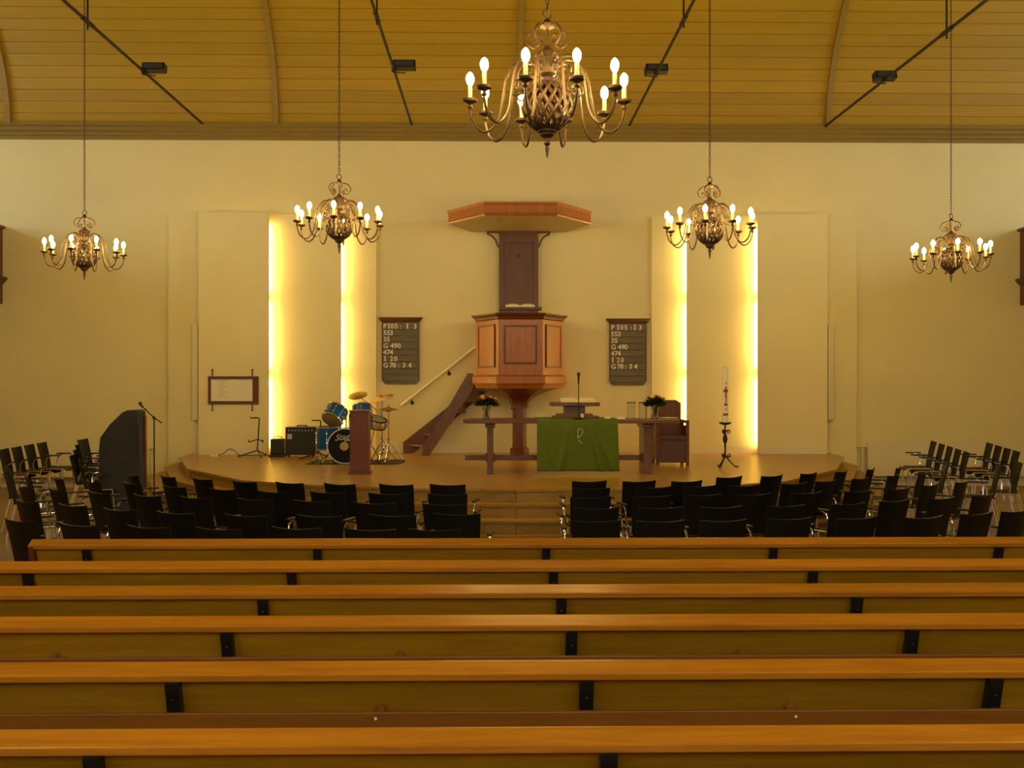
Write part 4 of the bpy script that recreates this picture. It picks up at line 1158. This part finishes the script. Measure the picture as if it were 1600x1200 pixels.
stand('ride_cymbal_stand', (X(597, RYc), RYc), Z(620, RYc), 'chrome stand with a broad tilted cymbal and boom cymbal', 'cymbal stand',
      [(P(596, 621, RYc), 0.20, axis_m(Vector((-0.26, -0.22, 1)).normalized())), (P(559, 617, 16.1), 0.155, axis_m(Vector((-0.12, -0.40, 0.9)).normalized()))],
      0.24, (P(597, 648, RYc), P(560, 618, 16.1)))
HYc = 16.1
stand('hi_hat_stand', (X(607, HYc), HYc), Z(632, HYc), 'chrome hi-hat stand with two level cymbals right of the pedestal', 'cymbal stand',
      [(P(607, 638, HYc), 0.165, axis_m(Vector((0.06, -0.02, 1)).normalized())), (P(607, 641, HYc), 0.165, Matrix.Rotation(PI, 3, 'X') @ axis_m(Vector((0.05, 0.02, 1)).normalized()))], 0.26)
pd = tag(empty('foot_pedal', P(592, 722, 15.9)), 'black foot pedal below the hi-hat stand', 'pedal')
pd.location.z = SZ
MB().prism([(-0.15, 0.01), (0.15, 0.08), (0.15, 0.09), (-0.15, 0.02)], 'y', -0.04, 0.04).build('footboard', 'black_metal', pd)
MB().bx(-0.16, 0.16, -0.05, 0.05, 0, 0.012).build('base_plate', 'black_metal', pd)
MB().tube([(0.15, 0, 0.01), (0.15, 0, 0.2)], 0.008, 6).build('post', 'chrome', pd)
small('drum_mat', MB().prism([(-0.75, -0.15), (-0.7, -0.25), (0.72, -0.22), (0.8, 0.1), (0.75, 0.75), (-0.72, 0.75)], 'z', 0, 0.006), 'grille', (X(552, 15.9), 15.95, SZ), 'dark mat on the stage under the drum kit', 'mat', None, False)

# ------------------------------------------------------------------ amplifiers, stands and cables
AY = 17.55
e = tag(empty('guitar_amplifier', (X(472, AY), AY, SZ)), 'large black guitar amplifier between the light strips', 'amplifier')
aw = (X(497, AY) - X(449, AY)) / 2; ah = Z(667, AY - 0.13) - SZ
MB().bx(-aw, aw, -0.13, 0.13, 0.03, ah).build('cabinet', 'black_plastic', e, bevel=0.015)
MB().bx(-aw + 0.03, aw - 0.03, -0.138, -0.128, 0.06, ah - 0.10).build('speaker_grille', 'grille', e)
MB().bx(-aw + 0.03, aw - 0.03, -0.140, -0.128, ah - 0.09, ah - 0.03).build('control_panel', 'black_metal', e)
for k in range(8): MB().lathe([(0.014, 0), (0.012, 0.016)], 8, (-aw + 0.07 + k * (2 * aw - 0.14) / 7, -0.138, ah - 0.06), Matrix.Rotation(PI / 2, 3, 'X')).build('knob', 'logo_grey', e)
MB().bx(-aw + 0.04, -aw + 0.12, -0.143, -0.136, ah - 0.21, ah - 0.12).build('badge', 'logo_grey', e)
MB().tube([(-0.1, 0, ah - 0.005), (-0.08, 0, ah + 0.02), (0.08, 0, ah + 0.02), (0.1, 0, ah - 0.005)], 0.012, 6).build('handle', 'black_plastic', e)
for s in (-1, 1): MB().lathe([(0.02, 0), (0.02, 0.035)], 8, (s * (aw - 0.06), -0.08, 0)).build('foot', 'black_plastic', e)
e = tag(empty('small_amplifier', (X(434.5, AY), AY - 0.02, SZ)), 'small black amplifier beside the left light strip', 'amplifier')
ah2 = Z(685, AY) - SZ
MB().bx(-0.11, 0.11, -0.10, 0.10, 0.04, ah2).build('cabinet', 'black_plastic', e, bevel=0.012)
MB().bx(-0.09, 0.09, -0.108, -0.098, 0.06, ah2 - 0.04).build('speaker_grille', 'grille', e)
MB().bx(-0.14, 0.14, -0.13, 0.12, 0.0, 0.04).build('base', 'black_plastic', e, bevel=0.008)
MB().tube([(-0.08, 0, ah2 - 0.01), (-0.07, 0, ah2 + 0.03), (0, 0, ah2 + 0.045), (0.07, 0, ah2 + 0.03), (0.08, 0, ah2 - 0.01)], 0.008, 6).build('handle', 'brass_old', e)
def guitar_stand(name, px, Y, pytop, pybase, label, legs=True):
    e = tag(empty(name, (X(px, Y), Y, SZ)), label, 'guitar stand', 'guitar stands')
    zt_ = Z(pytop, Y) - SZ
    MB().tube([(0, 0, 0.10), (0.035, 0, zt_ - 0.04), (0.03, 0, zt_), (-0.02, -0.05, zt_ + 0.01)], 0.011, 8).build('neck_post', 'black_metal', e, smooth=True)
    MB().tube([(-0.10, -0.10, zt_ + 0.012), (-0.06, -0.08, zt_ + 0.002), (-0.02, -0.05, zt_ + 0.01), (0.0, -0.12, zt_ + 0.0)], 0.012, 6).build('yoke', 'black_plastic', e, smooth=True)
    for (dx, dy) in ((-0.28, -0.16), (0.12, -0.22), (0.10, 0.22)):
        lg = MB().tube([(0, 0, 0.11), (dx, dy, 0.015)], 0.011, 6).build('leg', 'black_metal', e)
        MB().ball((dx, dy, 0.016), 0.016, 0.016, 8, 5).build('rubber_foot', 'black_plastic', lg)
    for s in (-1, 1):
        MB().tube([(0.01, 0, 0.30), (0.01 + s * 0.10, -0.04, 0.27), (0.01 + s * 0.12, -0.14, 0.26), (0.01 + s * 0.12, -0.15, 0.30)], 0.010, 6).build('cradle_arm', 'black_metal', e, smooth=True)
    return e
guitar_stand('guitar_stand', 402, 17.5, 653, 712, 'black guitar stand in front of the left wall panel')
guitar_stand('guitar_stand', 498, 17.0, 657, 712, 'black guitar stand half hidden behind the floor tom')
ca = MB().tube(bez([P(340, 711, 17.5), P(350, 708, 17.4), P(357, 702, 17.4), P(366, 704, 17.4), P(374, 711, 17.3), P(385, 711.6, 17.35), P(410, 711.2, 17.4), P(428, 711.2, 17.42)], 6), 0.007, 6).build('power_cable', 'cable')
tag(ca, 'thin black cable looping over the stage to the guitar stand', 'cable')
small('socket_strip', MB().box((0, 0, 0.02), (0.14, 0.06, 0.04)), 'white_paint', (X(335, 17.5), 17.5, SZ), 'small white power strip on the left stage floor', 'power strip', None, False)

# ------------------------------------------------------------------ covered instrument and microphone stand on the floor
GY = 14.2
g0 = X(190, GY)
e = tag(empty('covered_instrument', (g0, GY, 0)), 'tall instrument under a dark grey cover, slanted on its left', 'covered instrument')
def gp(px, py): p = P(px, py, GY); return (p[0] - g0, p[2])
poly = [(gp(153, 700)[0], 0.0), (gp(219, 700)[0], 0.0), gp(219, 735), gp(218, 690), gp(217, 644), gp(213, 640.5), gp(198, 641), gp(190, 645), gp(172, 663), gp(155, 684), gp(153, 700)]
m = MB()
rings = []
for j, y in enumerate((0.0, 0.02, 0.13, 0.24, 0.26)):
    k = 0.97 if j in (0, 4) else 1.0
    rings.append([(x * k + 0.006 * math.sin(7 * z + j), y + 0.012 * math.sin(9 * z + 5 * x), z * (0.995 if j in (0, 4) else 1)) for x, z in poly])
m.loft(rings).build('fabric_cover', 'cover_cloth', e, bevel=0.01)
MB().bx(gp(219, 700)[0], gp(219, 700)[0] + 0.012, 0.17, 0.24, 0.05, gp(224, 650)[1]).build('side_board', 'red_wood', e)
MY = 14.0
e = tag(empty('microphone_stand', (X(241, MY), MY, 0)), 'black microphone stand with boom right of the covered instrument', 'microphone stand')
def mp_(px, py, dy=0): p = P(px, py, MY); return (p[0] - e.location.x, dy, p[2])
MB().tube([(0, 0, 0.08), mp_(241, 654)], 0.010, 8).build('pole', 'black_metal', e)
MB().tube([mp_(253, 661), mp_(240, 652), mp_(221, 634)], 0.008, 6).build('boom', 'black_metal', e)
MB().tube([mp_(242.5, 656), mp_(239.5, 651)], 0.02, 8).build('clutch', 'black_plastic', e)
MB().tube([mp_(224, 637), mp_(220, 632.5)], [0.011, 0.018], 8).build('microphone', 'black_metal', e)
p = mp_(219, 630.5); MB().ball(p, 0.026, 0.026, 10, 6).build('windscreen', 'grille', e, smooth=True)
MB().tube([mp_(229, 641, -0.015), mp_(227.5, 639.5, -0.015)], 0.014, 6).build('clip', 'black_plastic', e)
for k in range(3):
    a = 2 * PI * k / 3 + 0.5
    MB().tube([(0, 0, 0.12), (0.3 * math.cos(a), 0.3 * math.sin(a), 0.015)], 0.010, 6).build('leg', 'black_metal', e)

# ------------------------------------------------------------------ radiators
def radiator(x0, x1, zt_, zb_, valve_x, label):
    Yr = WY - 0.165
    e = tag(empty('radiator', ((x0 + x1) / 2, Yr, zb_)), label, 'radiator', 'panel radiators on the back wall')
    hw = (x1 - x0) / 2; H = zt_ - zb_
    MB().bx(-hw, hw, -0.02, 0.02, 0, H).build('front_plate', 'radiator_paint', e, bevel=0.01)
    MB().bx(-hw, hw, 0.06, 0.08, 0, H).build('back_plate', 'radiator_paint', e)
    MB().bx(-hw + 0.005, hw - 0.005, -0.015, 0.08, H - 0.02, H + 0.005).build('top_grille', 'radiator_paint', e)
    for s in (-1, 1): MB().bx(s * hw, s * (hw + 0.012), -0.022, 0.085, 0.0, H + 0.005).build('side_cover', 'radiator_paint', e)
    s = -1 if valve_x < 0 else 1
    v = MB().tube([(s * (hw + 0.0), 0.03, H - 0.06), (s * (hw + 0.09), 0.03, H - 0.06), (s * (hw + 0.10), 0.03, H - 0.10), (s * (hw + 0.10), 0.03, -zb_ + 0.02)], 0.014, 8).build('pipe', 'radiator_paint', e, smooth=True)
    MB().lathe([(0.028, 0), (0.032, 0.02), (0.028, 0.08)], 12, (s * (hw + 0.12), 0.03, H - 0.06), Matrix.Rotation(s * PI / 2, 3, 'Y')).build('valve', 'white_paint', e, smooth=True)
    for x in (-hw + 0.3, hw - 0.3): MB().bx(x - 0.02, x + 0.02, 0.08, 0.14, 0.1, H - 0.1).build('wall_bracket', 'radiator_paint', e)
Yr = WY - 0.16
radiator(X(1357, Yr), X(1357, Yr) + 2.9, Z(693, Yr), 0.19, -1, 'white panel radiator on the right part of the back wall')
radiator(X(222, Yr) - 3.0, X(222, Yr), Z(695, Yr), 0.19, 1, 'white panel radiator on the left part of the back wall')
